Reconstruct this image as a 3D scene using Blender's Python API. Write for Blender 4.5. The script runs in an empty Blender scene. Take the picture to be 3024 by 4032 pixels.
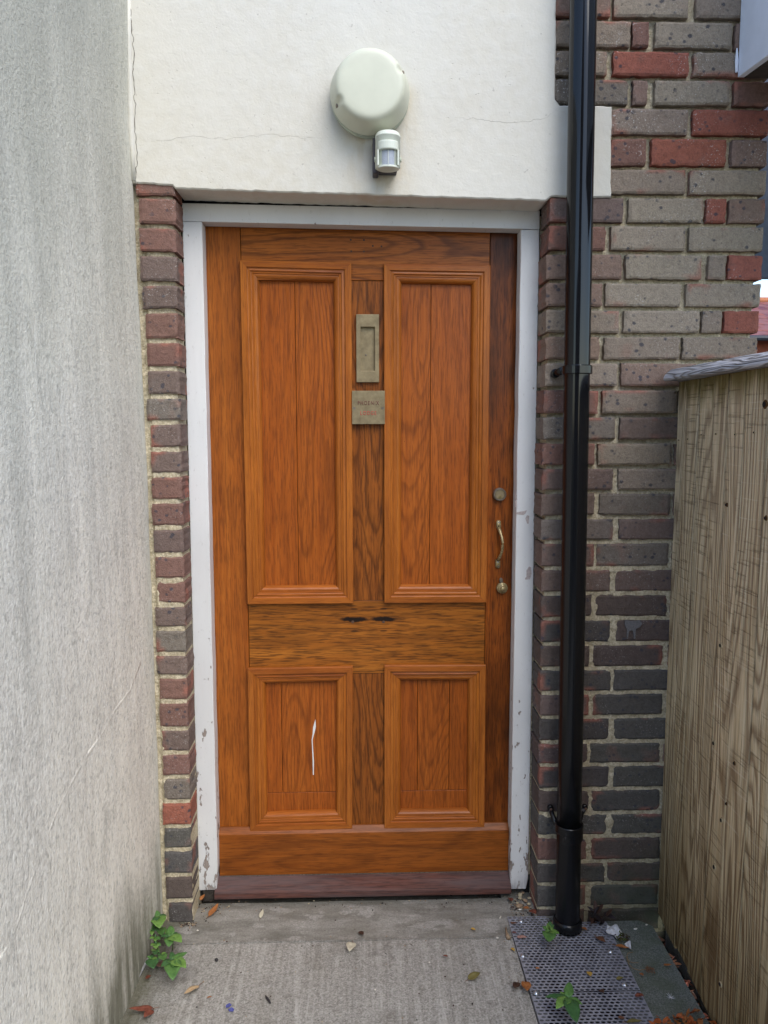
import bpy, bmesh, math, random
from mathutils import Vector, Matrix, noise
random.seed(7)
R = math.radians
scn = bpy.context.scene
COL = scn.collection

# ---------------------------------------------------------------- camera
F_PX = 3028.0
YAW, PITCH, ROLL = 2.97894080e-02, 1.09911736e-01, -1.18051903e-03
CAM = Vector((0.0, -2.18811353, 1.46746082))
fwd = Vector((math.sin(YAW)*math.cos(PITCH), math.cos(YAW)*math.cos(PITCH), -math.sin(PITCH)))
rgt0 = Vector((math.cos(YAW), -math.sin(YAW), 0))
up0 = rgt0.cross(fwd)
rgt = math.cos(ROLL)*rgt0 + math.sin(ROLL)*up0
upv = -math.sin(ROLL)*rgt0 + math.cos(ROLL)*up0
cd = bpy.data.cameras.new('camera'); cam = bpy.data.objects.new('camera', cd); COL.objects.link(cam)
M = Matrix((rgt, upv, -fwd)).transposed().to_4x4(); M.translation = CAM
cam.matrix_world = M
cd.sensor_fit = 'VERTICAL'; cd.sensor_height = 24.0; cd.sensor_width = 18.0
cd.lens = F_PX/4032*24.0
cd.clip_start = 0.02; cd.clip_end = 500
scn.camera = cam
scn.render.resolution_x, scn.render.resolution_y = 768, 1024

# ---------------------------------------------------------------- sky, sun, exposure
SUN_EL, SUN_AZ = R(50), R(28)      # azimuth from -Y (behind the camera) towards +X
world = bpy.data.worlds.new('World'); scn.world = world; world.use_nodes = True
wn = world.node_tree; wn.nodes.clear()
sky = wn.nodes.new('ShaderNodeTexSky'); sky.sky_type = 'NISHITA'; sky.sun_disc = False
sky.sun_elevation = SUN_EL; sky.sun_rotation = math.pi - SUN_AZ
sky.air_density = 1.0; sky.dust_density = .8; sky.ozone_density = 1.0
bg = wn.nodes.new('ShaderNodeBackground'); bg.inputs[1].default_value = 0.145
wo = wn.nodes.new('ShaderNodeOutputWorld')
wn.links.new(sky.outputs[0], bg.inputs[0]); wn.links.new(bg.outputs[0], wo.inputs[0])
sd = bpy.data.lights.new('sun', 'SUN'); sun = bpy.data.objects.new('sun', sd); COL.objects.link(sun)
sd.energy = 1.25; sd.angle = R(50); sd.color = (1.0, 0.94, 0.85)
sdir = Vector((math.sin(SUN_AZ)*math.cos(SUN_EL), -math.cos(SUN_AZ)*math.cos(SUN_EL), math.sin(SUN_EL)))
sun.rotation_euler = sdir.to_track_quat('Z', 'Y').to_euler()
scn.view_settings.view_transform = 'Standard'; scn.view_settings.look = 'None'
scn.view_settings.exposure = 1.22; scn.view_settings.gamma = 1.0

# ---------------------------------------------------------------- photograph pixel -> point on a real plane
def ray(px, py): return fwd + rgt*((px-1512)/F_PX) - upv*((py-2016)/F_PX)
def PY(px, py, y=0.0):
    d = ray(px, py); return CAM + d*((y-CAM.y)/d.y)
def PZ(px, py, z=-0.017):
    d = ray(px, py); return CAM + d*((z-CAM.z)/d.z)
def PX(px, py, x=0.0):
    d = ray(px, py); return CAM + d*((x-CAM.x)/d.x)
GZ = -0.017

# ---------------------------------------------------------------- object helpers
def s2l(c): c /= 255.0; return c/12.92 if c <= .04045 else ((c+.055)/1.055)**2.4
def S(r, g, b): return (s2l(r), s2l(g), s2l(b), 1.0)
def smooth(me, on=True):
    for p in me.polygons: p.use_smooth = on
def tag(o, label=None, cat=None, group=None, kind=None):
    if label: o['label'] = label
    if cat: o['category'] = cat
    if group: o['group'] = group
    if kind: o['kind'] = kind
    return o
def thing(name, label, cat, loc, group=None):
    o = bpy.data.objects.new(name, None); COL.objects.link(o); o.location = loc
    o.empty_display_size = 0.05
    return tag(o, label, cat, group)
def wloc(o):
    v = Vector((0, 0, 0))
    while o: v += o.location; o = o.parent
    return v
def obj(name, bm, mat, parent=None, sm=False, loc=None, bevel=0.0, bseg=2):
    """link a bmesh (built in world coordinates) as one object"""
    base = wloc(parent) if parent else (Vector(loc) if loc else Vector((0, 0, 0)))
    bmesh.ops.translate(bm, verts=bm.verts, vec=-base)
    me = bpy.data.meshes.new(name); bm.to_mesh(me); bm.free()
    if mat: me.materials.append(mat)
    if sm: smooth(me)
    o = bpy.data.objects.new(name, me); COL.objects.link(o)
    if parent: o.parent = parent
    elif loc: o.location = loc
    if bevel:
        b = o.modifiers.new('bevel', 'BEVEL'); b.width = bevel; b.segments = bseg; b.limit_method = 'ANGLE'; b.angle_limit = R(35)
    return o
def BM(): return bmesh.new()
def add_box(bm, x0, x1, y0, y1, z0, z1):
    v = [bm.verts.new(p) for p in ((x0,y0,z0),(x1,y0,z0),(x1,y1,z0),(x0,y1,z0),(x0,y0,z1),(x1,y0,z1),(x1,y1,z1),(x0,y1,z1))]
    for f in ((0,3,2,1),(4,5,6,7),(0,1,5,4),(1,2,6,5),(2,3,7,6),(3,0,4,7)): bm.faces.new([v[i] for i in f])
    return bm
def box(*a): return add_box(BM(), *a)
def add_prism(bm, pts, axis, a0, a1):
    """closed outline pts (two coords) extruded on axis from a0 to a1"""
    def mk(p, a): return {'x': (a, p[0], p[1]), 'y': (p[0], a, p[1]), 'z': (p[0], p[1], a)}[axis]
    A = [bm.verts.new(mk(p, a0)) for p in pts]; B = [bm.verts.new(mk(p, a1)) for p in pts]
    n = len(pts); bm.faces.new(A); bm.faces.new(list(reversed(B)))
    for i in range(n): bm.faces.new((A[i], A[i-1], B[i-1], B[i]))
    bmesh.ops.recalc_face_normals(bm, faces=bm.faces); return bm
def add_lathe(bm, c, prof, axis='y', seg=48, closed=False):
    """prof: list of (radius, distance along axis); c the centre"""
    rings = []
    for r, h in prof:
        ring = []
        if r < 1e-6:
            p = Vector(c) + {'y': Vector((0, h, 0)), 'z': Vector((0, 0, h)), 'x': Vector((h, 0, 0))}[axis]
            rings.append([bm.verts.new(p)]); continue
        for i in range(seg):
            a = 2*math.pi*i/seg; u, v = r*math.cos(a), r*math.sin(a)
            p = {'y': (u, h, v), 'z': (u, v, h), 'x': (h, u, v)}[axis]
            ring.append(bm.verts.new(Vector(c)+Vector(p)))
        rings.append(ring)
    for a, b in zip(rings, rings[1:]):
        if len(a) == 1 and len(b) == 1: continue
        if len(a) == 1:
            for i in range(seg): bm.faces.new((a[0], b[i], b[(i+1) % seg]))
        elif len(b) == 1:
            for i in range(seg): bm.faces.new((a[i], b[0], a[(i+1) % seg]))
        else:
            for i in range(seg): bm.faces.new((a[i], b[i], b[(i+1) % seg], a[(i+1) % seg]))
    bmesh.ops.recalc_face_normals(bm, faces=bm.faces); return bm
def add_tube(bm, pts, rad, seg=8, cap=True, flat=None):
    pts = [Vector(p) for p in pts]; n = len(pts); rings = []
    rr = rad if isinstance(rad, (list, tuple)) else [rad]*n
    ref = Vector((0, 0, 1))
    t0 = (pts[1]-pts[0]).normalized()
    if abs(t0.dot(ref)) > .9: ref = Vector((0, 1, 0))
    for i, p in enumerate(pts):
        t = (pts[min(i+1, n-1)] - pts[max(i-1, 0)]).normalized()
        a = t.cross(ref).normalized(); b = a.cross(t).normalized()
        fx, fy = flat if flat else (1, 1)
        rings.append([bm.verts.new(p + (a*math.cos(2*math.pi*k/seg)*fx + b*math.sin(2*math.pi*k/seg)*fy)*rr[i]) for k in range(seg)])
    for A, B in zip(rings, rings[1:]):
        for k in range(seg): bm.faces.new((A[k], A[(k+1) % seg], B[(k+1) % seg], B[k]))
    if cap: bm.faces.new(list(reversed(rings[0]))); bm.faces.new(rings[-1])
    bmesh.ops.recalc_face_normals(bm, faces=bm.faces)
    return bm
def nz(x, y=0.0, z=0.0): return noise.noise(Vector((x, y, z)))

# ---------------------------------------------------------------- material helper
class NT:
    def __init__(s, name, rough=.8, spec=.3):
        s.m = bpy.data.materials.new(name); s.m.use_nodes = True
        s.t = s.m.node_tree; s.b = s.t.nodes['Principled BSDF']
        s.b.inputs['Roughness'].default_value = rough
        s.b.inputs['Specular IOR Level'].default_value = spec
        s.g = s.t.nodes.new('ShaderNodeNewGeometry').outputs['Position']
    def n(s, k): return s.t.nodes.new(k)
    def put(s, sock, v):
        if isinstance(v, bpy.types.NodeSocket): s.t.links.new(v, sock)
        elif v is not None:
            if sock.type == 'RGBA' and isinstance(v, (int, float)): v = (v, v, v, 1)
            if sock.type == 'RGBA' and len(v) == 3: v = (*v, 1)
            sock.default_value = v
    def vec(s, sx=1, sy=1, sz=1, off=(0, 0, 0), v=None, rot=(0, 0, 0)):
        m = s.n('ShaderNodeMapping'); s.put(m.inputs[0], v or s.g)
        m.inputs['Scale'].default_value = (sx, sy, sz); m.inputs['Location'].default_value = off
        m.inputs['Rotation'].default_value = rot
        return m.outputs[0]
    def noise(s, v, scale=1, det=3, rough=.5, dist=0, color=False):
        m = s.n('ShaderNodeTexNoise'); s.put(m.inputs['Vector'], v); m.inputs['Scale'].default_value = scale
        m.inputs['Detail'].default_value = det; m.inputs['Roughness'].default_value = rough; m.inputs['Distortion'].default_value = dist
        return m.outputs['Color' if color else 'Fac']
    def vor(s, v, scale=1, feat='F1', out='Distance', rnd=1.0):
        m = s.n('ShaderNodeTexVoronoi'); m.feature = feat; s.put(m.inputs['Vector'], v); m.inputs['Scale'].default_value = scale
        m.inputs['Randomness'].default_value = rnd
        return m.outputs[out]
    def math(s, op, a, b=None, c=None, clamp=False):
        m = s.n('ShaderNodeMath'); m.operation = op; m.use_clamp = clamp
        s.put(m.inputs[0], a); s.put(m.inputs[1], b)
        if c is not None: s.put(m.inputs[2], c)
        return m.outputs[0]
    def mapr(s, v, a, b, c=0.0, d=1.0, sm=False):
        m = s.n('ShaderNodeMapRange'); s.put(m.inputs[0], v)
        if sm: m.interpolation_type = 'SMOOTHSTEP'
        for i, k in enumerate((a, b, c, d)): m.inputs[i+1].default_value = k
        return m.outputs[0]
    def ramp(s, v, stops, interp='LINEAR'):
        m = s.n('ShaderNodeValToRGB'); s.put(m.inputs[0], v); e = m.color_ramp.elements; m.color_ramp.interpolation = interp
        while len(e) < len(stops): e.new(.5)
        for el, (p, c) in zip(e, stops):
            el.position = p
            if isinstance(c, (int, float)): c = (c, c, c, 1)
            if len(c) == 3: c = (*c, 1)
            el.color = c
        return m.outputs[0]
    def mix(s, f, a, b, mode='MIX'):
        m = s.n('ShaderNodeMix'); m.data_type = 'RGBA'; m.blend_type = mode; m.clamp_factor = True
        s.put(m.inputs[0], f); s.put(m.inputs[6], a); s.put(m.inputs[7], b); return m.outputs[2]
    def xyz(s, v=None):
        m = s.n('ShaderNodeSeparateXYZ'); s.put(m.inputs[0], v or s.g); return m.outputs
    def attr(s, name):
        m = s.n('ShaderNodeAttribute'); m.attribute_name = name; return m.outputs
    def bump(s, h, dist=.002, strength=1.0, nrm=None):
        m = s.n('ShaderNodeBump'); m.inputs['Strength'].default_value = strength; m.inputs['Distance'].default_value = dist
        s.put(m.inputs['Height'], h)
        if nrm: s.put(m.inputs['Normal'], nrm)
        s.t.links.new(m.outputs[0], s.b.inputs['Normal']); return m.outputs[0]
    def col(s, c): s.put(s.b.inputs['Base Color'], c)
    def rough(s, v): s.put(s.b.inputs['Roughness'], v)
    def metal(s, v): s.put(s.b.inputs['Metallic'], v)

# ================================================================ MATERIALS
def mat_plaster():
    m = NT('cream_render', .85, .2)
    fine = m.noise(m.vec(), 160, 4, .65); mid = m.noise(m.vec(), 35, 4, .6); big = m.noise(m.vec(1, 1, .6), 2.2, 3, .5)
    pit = m.vor(m.vec(1, 1, 1.6), 55); pitm = m.mapr(pit, .0, .16, 1, 0)
    pitmask = m.mapr(m.noise(m.vec(off=(3, 0, 1)), 9, 2), .55, .65)
    c = m.mix(m.mapr(big, .35, .65), (.60, .57, .49), (.65, .63, .565))
    c = m.mix(m.mapr(mid, .4, .75), c, (.645, .625, .565))
    X, Yc, Zc = m.xyz()
    # yellow-brown water stain that runs from the lamp and its sensor
    dx = m.math('ABSOLUTE', m.math('SUBTRACT', X, .055)); 
    wob = m.noise(m.vec(1, 1, .3), 22, 4, .6)
    st = m.math('MULTIPLY', m.mapr(dx, .02, .13, 1, 0, True), m.mapr(Zc, 2.10, 2.30, .45, 1))
    st = m.math('MULTIPLY', st, m.mapr(Zc, 2.37, 2.40, 1, 0)); st = m.math('MULTIPLY', st, m.mapr(wob, .42, .6))
    c = m.mix(m.math('MULTIPLY', st, .8), c, (.50, .40, .24))
    c = m.mix(m.math('MULTIPLY', pitm, m.math('MULTIPLY', pitmask, .35)), c, (.33, .30, .25))
    sp = m.mapr(m.noise(m.vec(), 95, 2), .73, .76)
    c = m.mix(m.math('MULTIPLY', sp, .5), c, (.35, .32, .28))
    m.col(c)
    h = m.math('ADD', m.math('MULTIPLY', mid, 1.3), m.math('MULTIPLY', fine, .35))
    h = m.math('ADD', h, m.math('MULTIPLY', m.noise(m.vec(), 9, 2), 1.8))
    h = m.math('SUBTRACT', h, m.math('MULTIPLY', pitm, m.math('MULTIPLY', pitmask, .9)))
    m.bump(h, .0024, .6); return m.m
def mat_leftwall():
    m = NT('grey_weathered_render', .9, .15)
    st1 = m.noise(m.vec(1, 14, .9), 1, 5, .62); st2 = m.noise(m.vec(1, 60, 7), 1, 4, .65, .6); fine = m.noise(m.vec(1, 1, .45), 210, 3, .7)
    big = m.noise(m.vec(1, 1, .5, off=(2, 4, 7)), 1.6, 3)
    ver = m.noise(m.vec(1, 1, .62, off=(8, 0, 0)), 95, 3, .6, 1.0); ver2 = m.noise(m.vec(1, 1, .35, off=(4, 0, 9)), 20, 5, .7, .8)
    c = m.mix(m.mapr(st1, .36, .64), S(216, 211, 199), S(240, 235, 220))
    c = m.mix(m.mapr(ver, .46, .64, 0, .5), c, S(236, 233, 222))
    c = m.mix(m.mapr(ver2, .47, .34, 0, .42), c, S(170, 167, 157))
    c = m.mix(m.mapr(st2, .50, .70, 0, .2), c, S(222, 220, 209))
    c = m.mix(m.mapr(m.noise(m.vec(1, 1, .75, off=(6, 1, 2)), 85, 3, .7), .36, .5, .5, 0), c, S(150, 149, 142))
    run = m.noise(m.vec(1, 26, 2.6, off=(0, 5, 0)), 1, 5, .75, 1.6)
    c = m.mix(m.mapr(run, .585, .63, 0, .6), c, S(244, 241, 230))
    c = m.mix(m.mapr(m.noise(m.vec(1, 1, .8, off=(2, 2, 2)), 120, 3, .7), .50, .66, 0, .65), c, S(248, 245, 234))
    c = m.mix(m.mapr(big, .5, .75, 0, .35), c, S(172, 168, 148))
    X, Yc, Zc = m.xyz()
    topd = m.mapr(m.math('ADD', Zc, m.math('MULTIPLY', m.noise(m.vec(1, 9, .5, off=(0, 3, 3)), 1, 4, .6), 1.6)), 1.7, 3.0, 0, .62)  # upper wall toned down: shade painted in along with grey-green dirt
    c = m.mix(topd, c, S(158, 158, 146))
    # brush-marked green algae near the ground and pale edge at the corner
    lo = m.math('ADD', Zc, m.math('MULTIPLY', m.math('SUBTRACT', m.noise(m.vec(1, 6, 2), 1, 4), .5), .5))
    near = m.math('MULTIPLY', m.mapr(lo, .0, .34, 1, 0, True), m.mapr(m.noise(m.vec(1, 26, 3), 1, 4, .6), .36, .56, .45, 1))
    c = m.mix(m.math('MULTIPLY', near, .85), c, S(88, 88, 68))
    c = m.mix(m.mapr(Yc, -.045, -.004, 0, .5), c, S(212, 210, 196))
    m.col(c)
    h = m.math('ADD', m.noise(m.vec(), 130, 4, .7), m.math('MULTIPLY', m.math('ADD', ver, ver2), 1.0))
    m.bump(h, .003, .8); return m.m
def mat_brick():
    m = NT('stock_brick', .92, .12)
    A = m.attr('Col'); base = A['Color']
    p = m.g
    patch = m.noise(p, 11, 3, .55); fine = m.noise(p, 230, 3, .7); mid = m.noise(p, 70, 5, .75)
    c = m.mix(m.mapr(patch, .60, .72, 0, .32), base, (.30, .15, .115))
    c = m.mix(m.math('MULTIPLY', m.mapr(A['Alpha'], .25, .75), m.mapr(m.noise(m.vec(off=(7, 7, 7)), 8, 2), .56, .64, 0, .7)), c, (.36, .14, .10))
    c = m.mix(m.mapr(patch, .40, .28, 0, .3), c, (.16, .145, .13))
    c = m.mix(m.mapr(mid, .34, .5, .55, 0), c, m.mix(1, c, (.65, .62, .62), 'MULTIPLY'))
    c = m.mix(m.mapr(mid, .52, .66, 0, .3), c, m.mix(1, c, (1.5, 1.5, 1.5), 'MULTIPLY'))
    dv = m.n('ShaderNodeVectorMath'); dv.operation = 'ADD'; m.put(dv.inputs[0], m.vec(1, 1, 1.15)); m.put(dv.inputs[1], m.mix(1, m.noise(m.g, 120, 2, color=True), (.006, .006, .006), 'MULTIPLY'))
    sp = m.mapr(m.math('ADD', m.vor(dv.outputs[0], 46), m.math('MULTIPLY', m.noise(m.g, 17, 2), .5)), .42, .54, 1, 0); spm = m.mapr(m.noise(m.vec(off=(5, 1, 2)), 12, 2), .47, .55)
    c = m.mix(m.math('MULTIPLY', m.math('MULTIPLY', sp, spm), .8), c, (.055, .058, .075))
    sp2 = m.mapr(m.vor(m.vec(off=(1, 2, 3)), 130), .08, .17, 1, 0); m2 = m.mapr(m.noise(p, 30, 2), .52, .62)
    c = m.mix(m.math('MULTIPLY', m.math('MULTIPLY', sp2, m2), .85), c, (.022, .02, .02))
    X, Yc, Zc = m.xyz()
    ws = m.math('MULTIPLY', m.mapr(m.noise(m.vec(off=(0, 0, 9)), 190, 2, .7), .61, .66), m.mapr(m.noise(m.vec(off=(4, 4, 4)), 8, 2), .48, .60))
    c = m.mix(m.math('MULTIPLY', ws, m.mapr(Zc, 1.6, 2.4, .3, .9)), c, (.62, .60, .57))
    alg = m.math('MULTIPLY', m.mapr(Zc, -.02, .36, 1, 0, True), m.mapr(X, .55, .9, 0, 1))
    c = m.mix(m.math('MULTIPLY', alg, m.mapr(m.noise(p, 18, 3), .3, .6, .3, .85)), c, (.055, .07, .04))
    c = m.mix(m.mapr(fine, .35, .6, .28, 0), c, (.06, .05, .045))
    m.col(c)
    h = m.math('ADD', m.math('MULTIPLY', fine, .6), mid)
    h = m.math('SUBTRACT', h, m.math('MULTIPLY', m.math('MULTIPLY', sp2, m2), 1.0))
    m.bump(h, .0032, 1.0); return m.m
def mat_mortar():
    m = NT('lime_mortar', .95, .1)
    a = m.noise(m.g, 150, 4, .7); b = m.noise(m.g, 24, 4, .6)
    c = m.mix(m.mapr(a, .35, .65), (.36, .30, .195), (.70, .62, .455))
    c = m.mix(m.mapr(b, .45, .65, 0, .5), c, (.42, .36, .24))
    X, Yc, Zc = m.xyz()
    alg = m.math('MULTIPLY', m.mapr(Zc, -.02, .34, 1, 0, True), m.mapr(X, .55, .95, 0, .8))
    c = m.mix(alg, c, (.09, .10, .05)); m.col(c)
    h = m.math('ADD', m.math('MULTIPLY', a, .7), m.math('MULTIPLY', b, 1.4)); m.bump(h, .005, 1.0); return m.m
def mat_concrete():
    m = NT('brushed_concrete', .93, .15)
    p = m.g; fine = m.noise(p, 190, 4, .8); agg = m.vor(p, 170); br = m.noise(m.vec(62, 3, 1), 1, 4, .65, .6); big = m.noise(p, 5, 4, .6); md = m.noise(p, 55, 4, .65)
    c = m.mix(m.mapr(fine, .36, .64), (.185, .175, .155), (.46, .445, .41))
    c = m.mix(m.math('MULTIPLY', m.mapr(br, .50, .64, 0, .55), m.mapr(m.noise(p, 6, 3, .5), .35, .6)), c, (.56, .545, .51)); c = m.mix(m.mapr(br, .45, .34, 0, .35), c, (.17, .16, .14))
    c = m.mix(m.mapr(agg, .05, .22, .35, 0), c, (.10, .095, .085)); c = m.mix(m.mapr(md, .54, .72, 0, .55), c, (.14, .13, .11))
    X, Yc, Zc = m.xyz()
    e = m.math('ADD', Yc, m.math('MULTIPLY', m.math('SUBTRACT', m.noise(m.vec(4, 1, 1), 1, 3), .5), .03))
    th = m.mapr(e, -.102, -.088, 0, 1)
    pc = m.noise(m.vec(5, 17, 1, off=(1, 0, 0)), 1, 5, .65)
    tc = m.mix(m.mapr(pc, .38, .62), (.17, .16, .135), (.38, .365, .33))
    tc = m.mix(m.mapr(m.noise(m.vec(9, 14, 1, off=(7, 2, 0)), 1, 4, .6), .57, .60, 0, .65), tc, (.48, .46, .43))
    tc = m.mix(m.mapr(fine, .4, .62, .5, 0), tc, (.14, .135, .12))
    c = m.mix(m.math('MULTIPLY', th, .85), c, tc)
    c = m.mix(m.mapr(big, .52, .70, 0, .5), c, (.20, .18, .145)); c = m.mix(m.mapr(m.noise(m.vec(off=(2, 9, 0)), 9, 5, .7), .60, .66, 0, .35), c, (.11, .10, .085))
    wp = m.mapr(m.vor(m.vec(off=(3, 3, 0)), 48), .04, .07, 1, 0)
    c = m.mix(m.math('MULTIPLY', wp, m.mapr(md, .5, .55)), c, (.55, .53, .48))
    dk = m.mapr(m.vor(m.vec(off=(9, 1, 0)), 30), .035, .07, 1, 0); c = m.mix(m.math('MULTIPLY', dk, .8), c, (.03, .026, .022))
    mossd = m.math('ADD', X, m.math('MULTIPLY', m.math('SUBTRACT', m.noise(p, 16, 4), .5), .12))
    c = m.mix(m.mapr(mossd, -.60, -.50, .7, 0, True), c, (.085, .082, .04))
    c = m.mix(m.math('MULTIPLY', m.mapr(Yc, .05, .10, 0, 1), .6), c, (.06, .06, .045))  # concrete under the drip bar darkened to paint in its shadow gap
    m.col(c)
    h = m.math('ADD', m.math('MULTIPLY', fine, 1.1), m.math('MULTIPLY', br, m.mapr(Yc, -.10, -.09, 1.6, .2)))
    h = m.math('ADD', h, md); m.bump(h, .0035, .9); return m.m
def mat_slab():
    m = NT('dark_paving', .95, .15); p = m.g
    f = m.noise(p, 260, 3, .7); b = m.noise(p, 12, 4, .6)
    c = m.mix(m.mapr(f, .35, .65), (.075, .085, .075), (.22, .235, .21)); c = m.mix(m.mapr(b, .45, .65, 0, .6), c, (.10, .12, .08))
    m.col(c); m.bump(m.math('ADD', f, m.math('MULTIPLY', b, 2)), .003, .9); return m.m
def mat_soil():
    m = NT('soil', 1, .1); f = m.noise(m.g, 60, 5, .7); m.col(m.mix(f, (.006, .005, .006), (.035, .028, .024))); m.bump(f, .02, 1); return m.m
def wood(name, ax, light, mid, dark, fig=9.0, figs=5.0, seed=0.0, ringd=.6, pored=.55, blot=.0, rough=.36, coat=.25, grey=0, bumpd=.0006):
    """stained oak: ring lines are the contours of a stretched noise, plus pores and blotches. ax = grain direction"""
    m = NT(name, rough, .16)
    al, ac = (.16, 1.0)
    sc = {'z': (ac, ac, al), 'x': (al, ac, ac)}[ax]
    off = (seed*3.1, seed*1.7, seed*2.3)
    v = m.vec(*sc, off=off)
    field = m.math('MULTIPLY', m.noise(v, figs, 1.5, .4, .15), fig)
    wob = m.math('MULTIPLY', m.noise(m.vec(*[k*1 for k in sc], off=off), 60, 2, .5), .55)
    fr = m.math('FRACT', m.math('ADD', field, wob))
    ring = m.ramp(fr, [(0, .3), (.1, 0), (.6, .08), (.84, 1), (.93, .9), (1, .3)])
    sp = {'z': (290, 290, 18), 'x': (18, 290, 290)}[ax]
    pore = m.noise(m.vec(*sp, off=off), 1, 2, .6, .3)
    sp2 = {'z': (75, 75, 1.4), 'x': (1.4, 75, 75)}[ax]
    strk = m.noise(m.vec(*sp2, off=off), 1, 4, .6)
    c = m.mix(m.mapr(strk, .30, .70), mid, light)
    c = m.mix(m.math('MULTIPLY', ring, ringd), c, dark)
    c = m.mix(m.mapr(pore, .52, .38, 0, pored), c, dark)
    bl = m.noise(m.vec(*[{.16: .35}.get(k, k) for k in sc], off=off), 7, 4, .6)
    if blot: c = m.mix(m.mapr(bl, .40, .64, 0, blot), c, dark)
    tone = m.noise(m.vec(1.3, 1.3, 1.3, off=off), 3.2, 5, .65)
    c = m.mix(m.mapr(tone, .44, .68, 0, .32), c, m.mix(1, c, (.60, .52, .46), 'MULTIPLY'))
    fl = m.noise(m.vec(*{'z': (150, 150, 14), 'x': (14, 150, 150)}[ax], off=off), 1, 3, .7, .5)
    c = m.mix(m.mapr(fl, .56, .70, 0, .35), c, m.mix(1, c, (1.45, 1.4, 1.3), 'MULTIPLY'))
    if grey: 
        g = m.noise(m.vec(*{'z': (20, 20, 2), 'x': (2, 20, 20)}[ax]), 1, 4, .6)
        c = m.mix(m.mapr(g, .38, .6, 0, grey), c, (.115, .095, .10))
    spk = m.mapr(m.vor(m.vec(1, 1, 1, off=off), 26), .018, .034, 1, 0); c = m.mix(m.math('MULTIPLY', spk, .8), c, (.03, .015, .008))
    if name == 'oak_mid_rail':
        X, Yc, Zc = m.xyz()
        for cx, hw in ((-.023, .046), (.068, .042)):
            d = m.math('ADD', m.math('POWER', m.math('DIVIDE', m.math('SUBTRACT', X, cx), hw), 2.0),
                       m.math('POWER', m.math('DIVIDE', m.math('SUBTRACT', Zc, m.math('ADD', .868, m.math('MULTIPLY', m.noise(m.vec(60, 1, 1), 1, 2), .010))), .0085), 2.0))
            c = m.mix(m.mapr(d, .5, 1.3, .96, 0), c, (.008, .006, .005))
            for dz in (.034, -.036):
                d2 = m.math('ADD', m.math('POWER', m.math('DIVIDE', m.math('SUBTRACT', X, cx), .012), 2.0), m.math('POWER', m.math('DIVIDE', m.math('SUBTRACT', Zc, .872+dz), .003), 2.0))
                c = m.mix(m.mapr(d2, .4, 1.4, .7, 0), c, (.02, .012, .008))
    c = m.mix(1, c, (.90, .86, .84), 'MULTIPLY')
    m.col(c)
    m.rough(m.mapr(pore, .35, .6, rough+.15, rough))
    m.b.inputs['Coat Weight'].default_value = coat*.45; m.b.inputs['Coat Roughness'].default_value = .22
    m.bump(m.math('ADD', m.math('MULTIPLY', pore, .8), m.math('MULTIPLY', ring, -.6)), bumpd, .8)
    return m.m
def mat_paint():
    m = NT('white_gloss_paint', .42, .45); p = m.g
    X, Yc, Zc = m.xyz()
    big = m.noise(m.vec(1, 1, .5), 6, 3); c = m.mix(m.mapr(big, .35, .65), (.64, .64, .63), (.71, .71, .70))
    dirt = m.noise(m.vec(3, 3, 1.5), 30, 4, .7); c = m.mix(m.mapr(dirt, .60, .74, 0, .5), c, (.36, .34, .31))
    wear = m.mapr(Zc, .0, .9, .10, -.055)
    chip = m.noise(m.vec(1, 1, .42, off=(0, 0, 3)), 42, 4, .62)
    cm = m.mapr(m.math('ADD', chip, wear), .655, .675)
    wc = m.mix(m.noise(m.vec(200, 200, 14), 1, 3), (.16, .13, .11), (.40, .34, .30))
    c = m.mix(cm, c, wc)
    rot = m.mapr(m.math('ADD', m.math('MULTIPLY', m.noise(m.vec(3, 3, 1), 25, 4), .12), Zc), .04, .12, .75, 0)
    c = m.mix(rot, c, m.mix(m.noise(m.vec(150, 150, 12), 1, 3), (.08, .075, .07), (.52, .52, .54)))
    m.col(c); m.rough(m.mapr(cm, 0, 1, .42, .9))
    h = m.math('SUBTRACT', m.math('MULTIPLY', m.noise(m.vec(1, 1, .15), 60, 3), .35), m.math('MULTIPLY', cm, 1.0))
    h = m.math('SUBTRACT', h, m.math('MULTIPLY', rot, m.noise(m.vec(140, 140, 10), 1, 3)))
    m.bump(h, .0018, .8); return m.m
def mat_brass(name, a, b, rough=.42):
    m = NT(name, rough, .5); n1 = m.noise(m.vec(off=(1, 1, 1)), 38, 4, .65)
    m.col(m.mix(m.mapr(n1, .3, .7), a, b)); m.metal(.45); m.rough(m.mapr(m.noise(m.g, 90, 3), .3, .7, rough-.08, rough+.12))
    m.bump(m.noise(m.g, 140, 3), .0005, .5); return m.m
def flat(name, c, rough=.6, spec=.4, var=.25, sc=60, metal=0, bump=.0008, coat=0):
    m = NT(name, rough, spec); n1 = m.noise(m.g, sc, 4, .6)
    d = tuple(k*(1-var) for k in c[:3]); l = tuple(min(1, k*(1+var*.6)) for k in c[:3])
    m.col(m.mix(m.mapr(n1, .3, .7), d, l)); m.metal(metal); m.bump(n1, bump, .6); m.b.inputs['Coat Weight'].default_value = coat
    return m.m
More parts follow.
